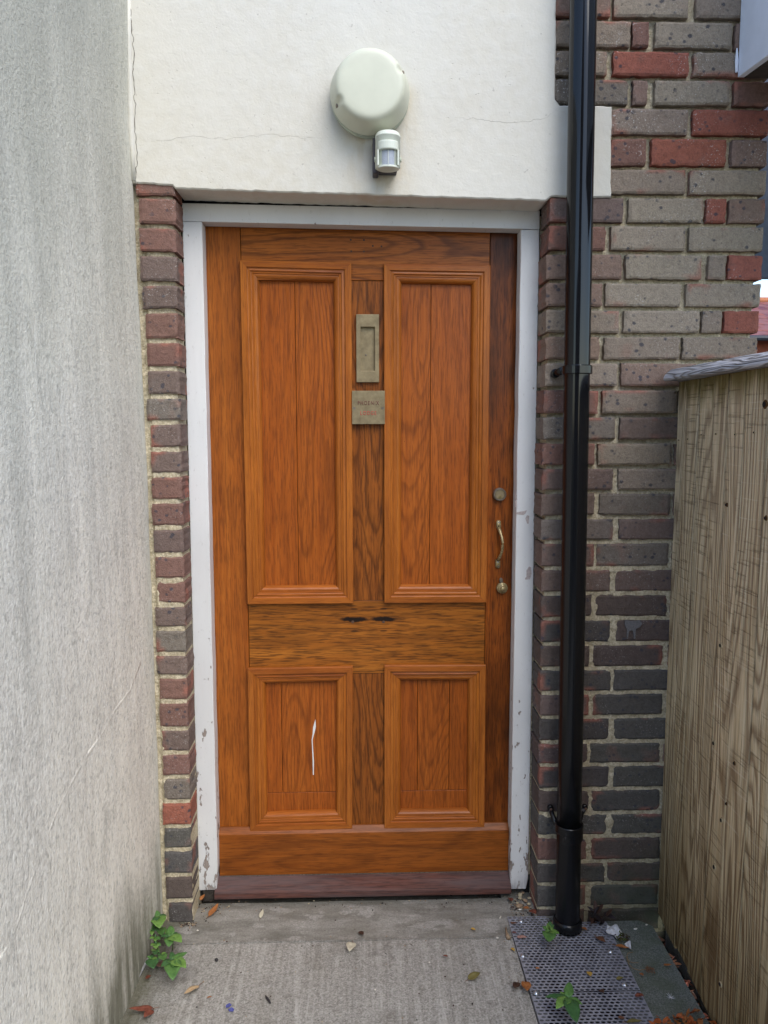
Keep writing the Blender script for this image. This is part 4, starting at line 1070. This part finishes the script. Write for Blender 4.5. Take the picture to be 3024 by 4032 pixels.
# ================================================================ KERB CABLE
Q = [PZ(a, b, GZ+.004) for a, b in ((590, 3765), (575, 3790), (560, 3815), (540, 3852), (518, 3893), (500, 3930), (480, 3968), (462, 4005), (448, 4034))]
Q += [Vector((Q[-1].x+.002*i, Q[-1].y-.14*i, Q[-1].z)) for i in range(1, 6)]
bm = BM(); add_tube(bm, [q+Vector((.0015*nz(i*.9), 0, .001)) for i, q in enumerate(Q)], .0052, 10)
cb = obj('cable', bm, flat('pale_cable', S(158, 158, 156), .7, .3, .3, 60), sm=True, loc=(-.62, -.4, GZ)); tag(cb, 'pale grey cable lying along the foot of the grey rendered wall', 'cable')

# ================================================================ PLANTS
LG = [mat_leaf('leaf_green', S(62, 98, 48), S(92, 130, 70), .5, .15), mat_leaf('leaf_green_dark', S(48, 82, 46), S(70, 108, 62), .5, .15), mat_leaf('leaf_green_pale', S(88, 124, 54), S(116, 150, 78), .5, .15)]
MSTEM = flat('green_stem', S(92, 120, 60), .6)
def leaf_mesh(L, W, curl=.25, fold=.18, n=8, seed=0, thick=.0005, tip=1.0):
    """ovate leaf along +X, base at origin"""
    bm = BM(); rows = []
    for i in range(n+1):
        t = i/n; w = W*.5*(math.sin(math.pi*min(1, t**.74))**.75)*(1-.05*t) if 0 < t < 1 else W*.012
        z = -curl*L*t*t + .02*L*math.sin(t*9+seed)
        row = []
        for s in (-1, -.5, 0, .5, 1):
            row.append(bm.verts.new((L*t, w*s*(1+.07*nz(t*7, s, seed)), z+fold*abs(s)*w+.012*L*nz(t*5, s*2, seed))))
        rows.append(row)
    for A_, B2 in zip(rows, rows[1:]):
        for i in range(4): bm.faces.new((A_[i], A_[i+1], B2[i+1], B2[i]))
    return bm
def put_leaf(name, base, tip_dir, L, W, mat, parent=None, curl=.25, fold=.18, seed=0, roll=0, side=None):
    bm = leaf_mesh(L, W, curl, fold, seed=seed)
    d = Vector(tip_dir).normalized(); up = Vector((0, 0, 1)) if abs(d.z) < .95 else Vector((0, -1, 0))
    s = up.cross(d).normalized(); u = d.cross(s)
    Mx = Matrix((d, s, u)).transposed().to_4x4() @ Matrix.Rotation(roll, 4, 'X'); Mx.translation = Vector(base)
    bmesh.ops.transform(bm, matrix=Mx, verts=bm.verts)
    o = obj(name, bm, mat, parent, sm=True, loc=None if parent else tuple(base))
    so = o.modifiers.new('solid', 'SOLIDIFY'); so.thickness = .0005
    return o
def rz(X, Y_): return 400+X/2.37, 3300+Y_/2.37
# cluster at the left wall foot: rosettes on short stems
def cluster(th, items, rootfn):
    for k, (cxp, cyp, h, leaves, li) in enumerate(items):
        c = rootfn(cxp, cyp, h)
        root = Vector((c.x+.004*nz(k, 1), c.y+.02+.01*nz(k, 2), GZ))
        mid_ = (root+c)/2+Vector((.004, .004, 0))
        obj('stem', add_tube(BM(), [root, mid_, c], [.0015, .0013, .001], 6), MSTEM, th, sm=True)
        for q, (tx, ty, wr) in enumerate(leaves):
            tp = rootfn(tx, ty, h+ (.002 if q % 2 else .008)); d = tp-c; L = d.length
            put_leaf('leaf', c, d+Vector((0, 0, L*.15)), L, L*wr, LG[(li+q) % 3], th, curl=.18, fold=.22, seed=k*5+q)
def cl_at(X, Y_, h): return PZ(*rz(X, Y_), GZ+h)
wd = thing('weed', 'clump of green oval-leaved weeds sprouting at the foot of the narrow brick pier', 'plant', PZ(*rz(520, 1100), GZ))
cluster(wd, [
 (525, 735, .075, [(508, 675, .8), (605, 720, .6), (540, 830, .75), (465, 730, .55), (490, 780, .6)], 0),
 (470, 850, .060, [(405, 855, .7), (475, 785, .7), (535, 862, .65), (470, 905, .5), (435, 775, .5)], 2),
 (500, 930, .055, [(448, 935, .75), (547, 945, .75), (505, 895, .6), (500, 965, .6)], 2),
 (505, 990, .050, [(460, 1000, .75), (553, 1003, .75), (505, 960, .6), (508, 1035, .7)], 2),
 (500, 1050, .045, [(465, 1045, .7), (540, 1060, .7), (500, 1085, .6)], 2),
 (640, 920, .055, [(645, 815, .62), (712, 880, .6), (745, 965, .7), (628, 1010, .7), (550, 915, .62), (600, 850, .5)], 0),
 (665, 1140, .050, [(800, 1065, .55), (650, 1062, .5), (785, 1205, .62), (665, 1315, .62), (555, 1195, .62), (690, 1095, .5), (668, 1200, .45)], 0),
 (560, 1090, .035, [(515, 1080, .8), (600, 1065, .8), (585, 1140, .7)], 1),
 (465, 1130, .035, [(425, 1100, .7), (470, 1080, .6), (515, 1120, .7), (430, 1170, .7), (485, 1215, .7), (520, 1160, .7)], 0),
 (550, 840, .045, [(520, 800, .6), (580, 870, .7), (560, 900, .7)], 1),
], cl_at)
def g5(X, Y_): return 1900+X/2.37, 3500+Y_/2.37
def g5_at(X, Y_, h): return PZ(*g5(X, Y_), GZ+h)
w2 = thing('weed', 'larger weed with five long green leaves growing through the perforated drain cover', 'plant', PZ(*g5(800, 1040), GZ))
cluster(w2, [(800, 1020, .055, [(812, 868, .5), (585, 1005, .36), (690, 1110, .55), (932, 1075, .5), (878, 1240, .45), (722, 960, .42), (790, 1075, .45)], 0)], g5_at)
w3 = thing('weed', 'small bright weed hugging the left side of the downpipe foot', 'plant', PZ(*g5(625, 430), GZ))
cluster(w3, [(625, 400, .045, [(630, 305, .6), (560, 345, .6), (665, 355, .6), (575, 425, .7), (620, 488, .75), (680, 450, .7), (715, 415, .7), (600, 375, .5)], 2), (640, 360, .060, [(612, 330, .6), (668, 335, .6), (625, 300, .6), (650, 390, .6)], 2)], g5_at)

# ================================================================ DEAD LEAVES AND LITTER
LM = {'tan': mat_leaf('dead_leaf_tan', S(168, 142, 108), S(196, 172, 136)), 'red': mat_leaf('dead_leaf_red', S(98, 50, 38), S(134, 80, 62)), 'orange': mat_leaf('dead_leaf_orange', S(132, 80, 42), S(164, 108, 62)),
      'brown': mat_leaf('dead_leaf_brown', S(84, 54, 38), S(122, 84, 62)), 'olive': mat_leaf('dead_leaf_olive', S(92, 86, 46), S(116, 106, 62)), 'pink': mat_leaf('dead_leaf_pink', S(142, 106, 96), S(170, 134, 122)),
      'yellow': mat_leaf('dead_leaf_yellow', S(172, 136, 58), S(196, 160, 84)), 'pale': mat_leaf('dead_leaf_pale', S(172, 166, 146), S(200, 194, 172)), 'dark': mat_leaf('dead_leaf_dark', S(52, 36, 30), S(80, 56, 44))}
LEAVES = [ # base px, tip px, width ratio, colour, curl, label, z lift
 ((604, 3970), (505, 3997), .33, 'red', -.3, 'long curled reddish leaf nearest the grey wall at the bottom left', .004),
 ((600, 3978), (566, 4018), .62, 'red', -.2, 'broad brick-red leaf touching the long curled one at the bottom left', .004),
 ((783, 3880), (724, 3932), .34, 'tan', -.22, 'pale tan pointed leaf alone on the concrete below the leafy clump', .003),
 ((592, 3840), (573, 3862), .5, 'red', -.1, 'tiny dark red leaf beside the grey wall below the leafy clump', .003),
 ((627, 3790), (650, 3824), .62, 'pink', -.3, 'pinkish curled leaf half hidden under the leafy clump', .003),
 ((815, 3928), (835, 3926), .4, 'orange', 0, 'tiny rusty leaf scrap right of the pale tan pointed leaf', .001),
 ((788, 3545), (806, 3526), .5, 'orange', -.1, 'orange leaf leaning on the rotten foot of the left jamb', .020),
 ((822, 3608), (862, 3572), .42, 'orange', -.3, 'curled orange-brown leaf on the step at the left end of the drip bar', .004),
 ((1386, 3712), (1375, 3754), .6, 'pale', 0, 'pale triangular leaf fragment lying on the path in front of the step', .003),
 ((1415, 3668), (1432, 3690), .5, 'dark', -.3, 'tiny dark leaf scrap just above the pale triangular fragment', .003),
 ((1025, 3615), (1036, 3585), .35, 'pale', 0, 'faint pale leaf scrap on the step below the middle of the door left half', .002),
 ((1855, 3655), (1873, 3666), .5, 'yellow', 0, 'small yellow-orange leaf on the step edge left of the drain cover', .002),
 ((1843, 3857), (1892, 3836), .55, 'olive', 0, 'flat olive-brown leaf on the path left of the drain cover', .002),
 ((1745, 3762), (1766, 3772), .4, 'red', -.3, 'small dark red scrap in the middle right of the path', .003),
 ((2040, 3868), (2026, 3908), .5, 'dark', -.3, 'dark brown leaf left of its orange-brown twin at the drain cover edge', .003),
 ((2068, 3866), (2076, 3918), .55, 'orange', -.2, 'orange-brown leaf hanging over the left edge of the drain cover', .006),
 ((2035, 3690), (2076, 3698), .45, 'pink', -.15, 'pinkish grey leaf on the drain cover near its top left screw', .005),
 ((2013, 3732), (2026, 3748), .5, 'yellow', 0, 'small yellow leaf on the concrete left of the drain cover', .002),
 ((2108, 3812), (2126, 3818), .7, 'orange', -.2, 'small round orange leaf on the left half of the drain cover', .007),
 ((2318, 3827), (2325, 3852), .6, 'yellow', -.2, 'tan seed-like leaf in the centre of the drain cover', .007),
 ((2426, 3856), (2456, 3852), .55, 'olive', 0, 'olive green leaf on the right of the drain cover above a screw', .006),
 ((2348, 3688), (2384, 3722), .5, 'brown', -.2, 'brown oval leaf on the drain cover right of the pipe foot', .006),
 ((2362, 3898), (2378, 3914), .8, 'dark', -.1, 'dark red square leaf scrap on the drain cover above the plate seam', .006),
 ((2500, 3918), (2537, 3934), .7, 'red', -.5, 'crumpled dark red leaf at the right end of the plate seam', .006),
 ((2292, 3652), (2312, 3668), .5, 'orange', -.2, 'orange leaf touching the right of the pipe foot', .006),
 ((2424, 3722), (2478, 3742), .3, 'orange', -.15, 'long orange-brown leaf under the torn white paper', .005),
 ((2612, 3800), (2646, 3806), .42, 'orange', -.25, 'small rusty orange leaf in the middle of the dark paving slab', .003),
 ((2520, 3832), (2534, 3846), .6, 'orange', -.2, 'rusty leaf scrap where the slab meets the drain cover', .004),
 ((2007, 3535), (2014, 3556), .6, 'red', -.2, 'brick-red leaf scrap left of the pebbles at the right jamb', .003),
 ((2060, 3573), (2086, 3585), .6, 'orange', -.3, 'shiny orange leaf among the pebbles at the right jamb', .010),
 ((2089, 3583), (2110, 3606), .7, 'red', -.1, 'flat reddish leaf leaning on the corner of the brick wall', .010),
 ((2010, 3572), (2026, 3580), .7, 'dark', -.3, 'small black crumpled leaf left of the shiny orange one', .003),
 ((2466, 4024), (2530, 4028), .35, 'olive', -.1, 'olive yellow leaf at the bottom edge of the picture on the drain cover', .006),
 ((2434, 4005), (2462, 4016), .6, 'brown', -.2, 'dull brown leaf on the drain cover near the bottom edge', .006),
 ((2010, 3634), (2036, 3640), .4, 'brown', -.1, 'thin brown scrap at the top left corner of the drain cover', .005),
 ((2016, 3670), (2034, 3677), .5, 'red', -.1, 'rusty scrap on the drain cover edge above the pinkish grey leaf', .005),
]
for k, (a, b, wr, cn, cu, lb, zl) in enumerate(LEAVES):
    p = PZ(*a, GZ+zl+.002); q = PZ(*b, GZ+zl+.003); d = q-p; L = d.length
    o = put_leaf('fallen_leaf', p, d+Vector((0, 0, .12*L)), L, L*wr, LM[cn], None, curl=cu*.5, fold=.35+.2*nz(k), seed=k*1.7, roll=R(18)*nz(k*1.3, 4))
    tag(o, lb, 'leaf', 'dead leaves scattered on the ground')
    if L > .035:
        s_ = obj('stalk', add_tube(BM(), [p, p-d.normalized()*L*.25+Vector((0, 0, -.001))], [.0009, .0006], 5), LM['brown'], None)
        s_.data.transform(Matrix.Translation(-Vector(o.location))); s_.parent = o
# dark crumpled leaves right of the pipe foot
def crumple(name, c, rad, n, mats, label, cat, seed, flatk=.5, lr=(.016, .034), wr=.6, ell=None):
    bm = BM(); rnd = random.Random(seed)
    me_parts = []
    for i in range(n):
        a = rnd.uniform(0, 6.28); r_ = rad*math.sqrt(rnd.random()); L = rnd.uniform(*lr)
        b = leaf_mesh(L, L*wr*rnd.uniform(.6, 1.1), rnd.uniform(-.6, .6), rnd.uniform(.2, 1.1), n=6, seed=i*1.3)
        px_, py_ = (r_*math.cos(a), r_*math.sin(a)*.6) if not ell else (rnd.uniform(-.5, .5)*ell[0], rnd.uniform(-.5, .5)*ell[1])
        Mx = Matrix.Translation((px_, py_, rnd.uniform(.002, .022*flatk))) @ Matrix.Rotation(rnd.uniform(0, 6.28), 4, 'Z') @ Matrix.Rotation(rnd.uniform(-.9, .6), 4, 'Y') @ Matrix.Rotation(rnd.uniform(-.8, .8), 4, 'X')
        bmesh.ops.transform(b, matrix=Mx, verts=b.verts)
        me = bpy.data.meshes.new('x'); b.to_mesh(me); b.free(); nf = len(bm.faces); bm.from_mesh(me); bpy.data.meshes.remove(me)
        bm.faces.ensure_lookup_table()
        for f in bm.faces[nf:]: f.material_index = i % len(mats)
    me = bpy.data.meshes.new(name); bm.to_mesh(me); bm.free()
    for m_ in mats: me.materials.append(m_)
    smooth(me); o = bpy.data.objects.new(name, me); COL.objects.link(o); o.location = c
    so = o.modifiers.new('solid', 'SOLIDIFY'); so.thickness = .0005
    return tag(o, label, cat)
p = PZ(2345, 3630, GZ); o = crumple('leaf_heap', (p.x, p.y, GZ+.004), .036, 16, [LM['dark'], mat_leaf('dead_leaf_black', S(24, 20, 24), S(48, 38, 40))], 'heap of blackened crumpled leaves against the brick wall right of the pipe foot', 'leaf heap', 3, 1.6, (.02, .042), .5); o['kind'] = 'stuff'
p = PZ(2690, 4026, GZ); o = crumple('leaf_litter', (p.x, p.y-.03, GZ+.003), .085, 70, [LM['orange'], mat_leaf('dead_leaf_rust', S(130, 62, 28), S(172, 92, 40))], 'rust-orange leaf litter drifted at the near end of the dark slab', 'leaf litter', 5, .9, (.012, .03), .6); o['kind'] = 'stuff'
o = crumple('gap_litter', (.884, -.24, -.095), .02, 110, [LM['red'], LM['dark'], LM['brown']], 'damp red-brown litter fallen into the gap between slab and fence', 'leaf litter', 8, 1.3, (.018, .036), .55, ell=(.02, .46)); o['kind'] = 'stuff'
# torn paper
def scrap(name, pts, label, cat, mat, z=.004, amp=.006, sub=5, thick=.0006, group=None):
    P = [PZ(*q, GZ+z) for q in pts]; c = sum(P, Vector())/len(P)
    bm = BM(); f = bm.faces.new([bm.verts.new(q) for q in P]); bmesh.ops.triangulate(bm, faces=bm.faces)
    bmesh.ops.subdivide_edges(bm, edges=bm.edges, cuts=sub, use_grid_fill=True)
    for v in bm.verts: v.co.z += amp*(.5+nz(v.co.x*70, v.co.y*70, 2))
    o = obj(name, bm, mat, loc=tuple(c)); so = o.modifiers.new('s', 'SOLIDIFY'); so.thickness = thick
    return tag(o, label, cat, group)
MPAP = flat('dirty_paper', (.58, .58, .60), .8, .2, .3, 90)
scrap('torn_paper', [g5(1165, 360), g5(1245, 355), g5(1300, 415), g5(1305, 465), g5(1255, 470), g5(1215, 455), g5(1148, 428)], 'larger torn scrap of white paper beside the blackened leaf heap', 'paper', MPAP, .006, .010)
scrap('torn_paper', [g5(1325, 522), g5(1380, 500), g5(1388, 572), g5(1352, 560)], 'small white paper triangle on the slab edge below the moss crumbs', 'paper', MPAP, .006, .008, 3)
p = PZ(*g5(1310, 490), GZ); o = crumple('moss_clump', (p.x, p.y, GZ+.003), .020, 60, [mat_leaf('moss', S(52, 62, 22), S(92, 104, 44)), LM['dark']], 'crumbled dark green moss beside the torn white paper', 'moss', 12, .8, (.004, .009), .7); o['kind'] = 'stuff'
# dried flower stem
ds = thing('dried_stem', 'curled dry straw stem with a withered seed head on the dark slab', 'dried stem', PZ(*g5(1440, 700), GZ))
MST = flat('straw', S(138, 112, 78), .8)
def curve(pts, r_): bm = BM(); add_tube(bm, [PZ(*g5(*q), GZ+.005) for q in pts], r_, 5); return bm
obj('stalk', curve([(1400, 590), (1355, 600), (1345, 640), (1365, 700), (1400, 740), (1460, 760), (1560, 745)], .0008), MST, ds)
obj('stalk', curve([(1350, 640), (1370, 680), (1410, 690), (1455, 688)], .0006), MST, ds)
bm = BM()
for k in range(46):
    a = random.uniform(0, 6.28); r_ = .012*math.sqrt(random.random()); c = PZ(*g5(1565, 755), GZ+.004+random.random()*.012)+Vector((r_*math.cos(a), r_*1.3*math.sin(a), 0))
    add_box(bm, c.x-.0009, c.x+.0009, c.y-.0012, c.y+.0012, c.z-.0008, c.z+.0008)
obj('seed_head', bm, flat('withered_seed', S(120, 84, 60), .9), ds)
# pebbles by the right jamb
MPB = [flat('pebble_cream', S(176, 164, 136), .8, .2, .2, 80), flat('pebble_buff', S(150, 128, 104), .8, .2, .25, 80), flat('pebble_white', S(214, 208, 196), .7, .3, .1)]
PEB = [((350, 55), .0115, .0075, 0, 'largest cream pebble, topmost in the pile at the right jamb foot'), ((350, 85), .0075, .006, 0, 'cream pebble directly below the largest one at the jamb foot'), ((398, 108), .0095, .0062, 1, 'buff pebble beside the brick corner at the jamb foot'), ((438, 85), .0075, .0055, 0, 'cream pebble tucked against the brick corner'),
       ((345, 158), .0125, .009, 1, 'broad buff stone in the lower part of the pebble pile'), ((432, 140), .0062, .0048, 0, 'small round cream pebble above the shiny orange leaf'), ((418, 168), .0055, .003, 2, 'small white chip next to the shiny orange leaf'), ((350, 192), .0065, .0028, 2, 'white sliver at the bottom of the pebble pile'),
       ((375, 35), .0065, .005, 1, 'buff pebble close under the jamb end'), ((665, 312), .0085, .0065, 1, 'buff pebble leaning on the left of the pipe collar'), ((325, 130), .005, .004, 0, 'tiny cream pebble left of the broad buff stone')]
def pebble(c, rx, ry, mat, label, name='pebble', cat='pebble', group='pebbles at the right jamb'):
    bm = BM(); bmesh.ops.create_icosphere(bm, subdivisions=2, radius=1)
    for v in bm.verts:
        k = 1+.22*nz(v.co.x*1.3+c.x*90, v.co.y*1.3, v.co.z*1.3+c.y*70); v.co = Vector((v.co.x*rx*k, v.co.y*ry*k, v.co.z*min(rx, ry)*.6*k))
    bmesh.ops.rotate(bm, verts=bm.verts, cent=(0, 0, 0), matrix=Matrix.Rotation(c.x*77 % 3.1, 3, 'Z')); bmesh.ops.translate(bm, verts=bm.verts, vec=c)
    return tag(obj(name, bm, mat, sm=True, loc=tuple(c)), label, cat, group)
for (q, rx, ry, mi, lb) in PEB:
    p = PZ(*g5(*q), GZ+.004); pebble(p, rx, ry, MPB[mi], lb)
pebble(PZ(*rz(1072, 1135), GZ+.003), .0058, .0052, flat('dark_pebble', (.03, .028, .03), .8), 'round black pebble on the concrete right of the leafy clump', group='loose bits on the path')
# peanut-shaped pale twig at the cover edge, dark twig, feather, chips
tw = obj('twig', add_tube(BM(), [PZ(*g5(*q), GZ+.004) for q in ((218, 362), (222, 400), (232, 432), (245, 462))], [.0022, .0024, .0052, .0065], 8), MPB[1], sm=True, loc=tuple(PZ(*g5(232, 420), GZ))); tag(tw, 'pale club-ended twig beside the left edge of the drain cover', 'twig')
tw = obj('twig', add_tube(BM(), [PZ(*rz(*q), GZ+.003) for q in ((1530, 1470), (1540, 1490), (1560, 1515), (1575, 1540))], [.0012, .0032, .003, .0018], 7), flat('black_twig', (.03, .025, .028), .8), sm=True, loc=tuple(PZ(*rz(1552, 1505), GZ))); tag(tw, 'short black twig in the middle of the path near the bottom edge', 'twig')
fth = BM(); c = PZ(2400+640/2.659, 3500+1138/2.659, GZ+.003)
for k in range(9):
    a = k*.7+.3; add_tube(fth, [c, c+Vector((.011*math.cos(a), .013*math.sin(a), .002+.001*k % .004))], [.0009, .0003], 4)
tag(obj('down_feather', fth, MPAP, loc=tuple(c)), 'wisp of white down on the near half of the dark slab', 'feather')
scrap('petal_scrap', [rz(1160, 1560), rz(1195, 1540), rz(1215, 1560), rz(1190, 1580), rz(1160, 1585)], 'upper of two violet-blue petal scraps on the path', 'petal', flat('violet_petal', S(84, 88, 150), .7, .2, .35, 200), .002, .001, 1)
scrap('petal_scrap', [rz(1180, 1600), rz(1215, 1580), rz(1240, 1600), rz(1225, 1620), rz(1190, 1618)], 'lower of two violet-blue petal scraps on the path', 'petal', bpy.data.materials['violet_petal'], .002, .001, 1)
chips = [((1355+1300*0, 0), None)]
CH = [((1300+1588/2.37, 3450+384/2.37), .008, .0022, 'long white chip on the step left of the drain cover'), ((1300+1560/2.37, 3450+575/2.37), .004, .0035, 'square white chip left of the drain cover'), ((1300+925/2.37, 3450+803/2.37), .003, .0025, 'white chip right of the pale triangular leaf fragment'),
      ((2400+272/2.659, 3500+418/2.659), .0065, .0035, 'irregular white chip on the far end of the dark slab'), ((2400+388/2.659, 3500+375/2.659), .004, .0025, 'tiny white chip near the far corner of the dark slab'), ((700+215/2.765, 3450+590/2.765), .0032, .003, 'white grit speck on the step right of the narrow brick pier'),
      ((1300+420/2.37, 3450+1058/2.37), .003, .0025, 'small white chip near the bottom centre of the path')]
for (q, rx, ry, lb) in CH: pebble(PZ(*q, GZ+.002), rx, ry, MPB[2], lb, 'white_chip', 'chip', 'white chips on the ground')
# grit and crumbs gathered against the step and pier: uncountable
bm = BM(); rnd = random.Random(4)
for k in range(420):
    zone = rnd.random()
    if zone < .3: x, y = rnd.gauss(.492, .022), rnd.gauss(.035, .035)
    elif zone < .5: x, y = rnd.gauss(-.475, .03), rnd.gauss(.055, .022)
    elif zone < .62: x, y = -.50+abs(rnd.gauss(0, .02))*-1, -.004-abs(rnd.gauss(0, .012))
    elif zone < .8: x, y = rnd.uniform(-.45, .45), rnd.gauss(.075, .018)
    else: x, y = rnd.uniform(-.55, .43), rnd.uniform(-.6, .05)
    s = rnd.uniform(.0007, .0023)
    mm = bmesh.ops.create_icosphere(bm, subdivisions=1, radius=s); 
    ang = rnd.random()*3
    for v in mm['verts']: v.co = Vector((v.co.x*1.4, v.co.y, v.co.z*.7)); v.co.rotate(Matrix.Rotation(ang, 3, 'Z')); v.co += Vector((x, y, GZ+.0015))
    mi = rnd.choice((0, 1, 1, 2, 3, 3))
    for f in set(f for v in mm['verts'] for f in v.link_faces): f.material_index = mi
o = obj('grit', bm, MPB[0]); [o.data.materials.append(m_) for m_ in (MPB[1], MSOIL, LM['dark'])]
tag(o, 'loose grit and crumbs gathered along the door step', 'grit', kind='stuff')

# ================================================================ FAR BACKGROUND (seen past the wall end)
hs = thing('house', 'distant house with a mottled red tiled roof seen past the end of the brick wall', 'house', (9.5, 16, 0))
m = NT('clay_tiles', .9, .1); brk = m.n('ShaderNodeTexBrick'); m.put(brk.inputs['Vector'], m.vec(1, 1, 1, rot=(R(90), 0, 0)))
brk.inputs['Color1'].default_value = S(150, 84, 66); brk.inputs['Color2'].default_value = S(96, 66, 82); brk.inputs['Mortar'].default_value = S(70, 48, 46)
brk.inputs['Scale'].default_value = 4.0; brk.inputs['Mortar Size'].default_value = .03; brk.inputs['Brick Width'].default_value = .7; brk.inputs['Row Height'].default_value = .42
m.col(m.mix(m.mapr(m.noise(m.g, 3, 4), .4, .6), brk.outputs[0], S(132, 92, 92))); 
bm = BM(); add_prism(bm, [(13.7, 3.33), (13.7, 3.25), (17, 4.45), (20.3, 3.25), (20.3, 3.33), (17, 4.55)], 'x', 5.5, 16); obj('roof', bm, m.m, hs)
bm = BM(); add_tube(bm, [(5.4, 17, 4.56), (16.1, 17, 4.56)], .09, 10); obj('ridge', bm, flat('ridge_tile', S(176, 112, 78), .8), hs)
bm = BM(); add_tube(bm, [(5.4, 13.62, 3.27), (16.1, 13.62, 3.27)], .06, 10); obj('gutter', bm, flat('black_gutter', (.02, .025, .035), .5), hs)
obj('wall', box(5.9, 15.6, 14.1, 19.9, -.13, 3.32), flat('far_brick', S(160, 96, 78), .9, .1, .3, 5), hs)
tr = thing('tree', 'dark leafy tree just visible past the upper end of the brick wall', 'tree', (7.3, 9.5, -.13))
bm = BM(); add_tube(bm, [(7.3, 9.5, -.13), (7.25, 9.5, 2.0), (7.1, 9.45, 3.4), (6.9, 9.4, 4.6)], [.17, .14, .10, .05], 10)
for a in range(5): add_tube(bm, [(7.15, 9.46, 3.0+.2*a), (7.15+.8*math.cos(a*1.3), 9.46+.8*math.sin(a*1.3), 3.9+.25*a)], [.05, .02], 6)
obj('trunk', bm, flat('bark', (.08, .06, .045), .9, .1, .4, 20), tr)
bm = BM(); rnd = random.Random(9)
for k in range(5200):
    cl = rnd.choice(((6.9, 9.4, 4.3, .9), (6.45, 9.2, 4.2, .6), (7.6, 9.6, 4.6, .9), (7.1, 9.1, 5.1, .8), (7.9, 9.3, 4.0, .6), (6.4, 9.4, 4.8, .5)))
    d = Vector((rnd.gauss(0, 1), rnd.gauss(0, 1), rnd.gauss(0, 1))).normalized()*cl[3]*rnd.random()**.45
    c = Vector(cl[:3])+Vector((d.x, d.y, d.z*.85)); s = rnd.uniform(.035, .075)
    a = Vector((rnd.gauss(0, 1), rnd.gauss(0, 1), rnd.gauss(0, 1))).normalized(); b = a.orthogonal().normalized()
    bm.faces.new([bm.verts.new(c+q) for q in (a*s, b*s*.5, -a*s, -b*s*.5)])
obj('crown', bm, mat_leaf('tree_leaf', (.02, .045, .018), (.05, .09, .03)), tr)

# ================================================================ BEHIND THE CAMERA (reflected in the pipe and brasswork)
ob = thing('house', 'brown brick house facing the doorway from across the yard', 'house', (-3, -16, -.13))
obj('wall', box(-9, 1.6, -19, -15.5, -.13, 3.9), flat('brown_brick', (.16, .11, .085), .9, .1, .3, 5), ob)
bm = BM(); add_prism(bm, [(-15.2, 3.9), (-15.2, 3.82), (-17.25, 5.2), (-19.3, 3.82), (-19.3, 3.9), (-17.25, 5.3)], 'x', -9.4, 2.0); obj('roof', bm, flat('slate', (.07, .07, .08), .8), ob)
bm = BM(); add_box(bm, -2.4, .7, -15.4, -8.2, -.13, 5.4); add_prism(bm, [(-2.6, 5.4), (.9, 5.4), (-.85, 7.2)], 'y', -15.4, -8.1); obj('added_wing', bm, bpy.data.materials['brown_brick'], ob)  # unseen block added and sized to darken the middle of the pipe's reflection
for wx in (-7, -4.2, -1.4):
    for wz in (.9, 2.5): w_ = obj('window', box(wx, wx+1.2, -15.52, -15.44, wz, wz+1.2), flat('window_white', (.7, .7, .7), .5) if 'window_white' not in bpy.data.materials else bpy.data.materials['window_white'], ob); obj('pane', box(wx+.08, wx+1.12, -15.45, -15.43, wz+.08, wz+1.12), flat('dark_glass', (.02, .025, .03), .08, .5, .1) if 'dark_glass' not in bpy.data.materials else bpy.data.materials['dark_glass'], w_)
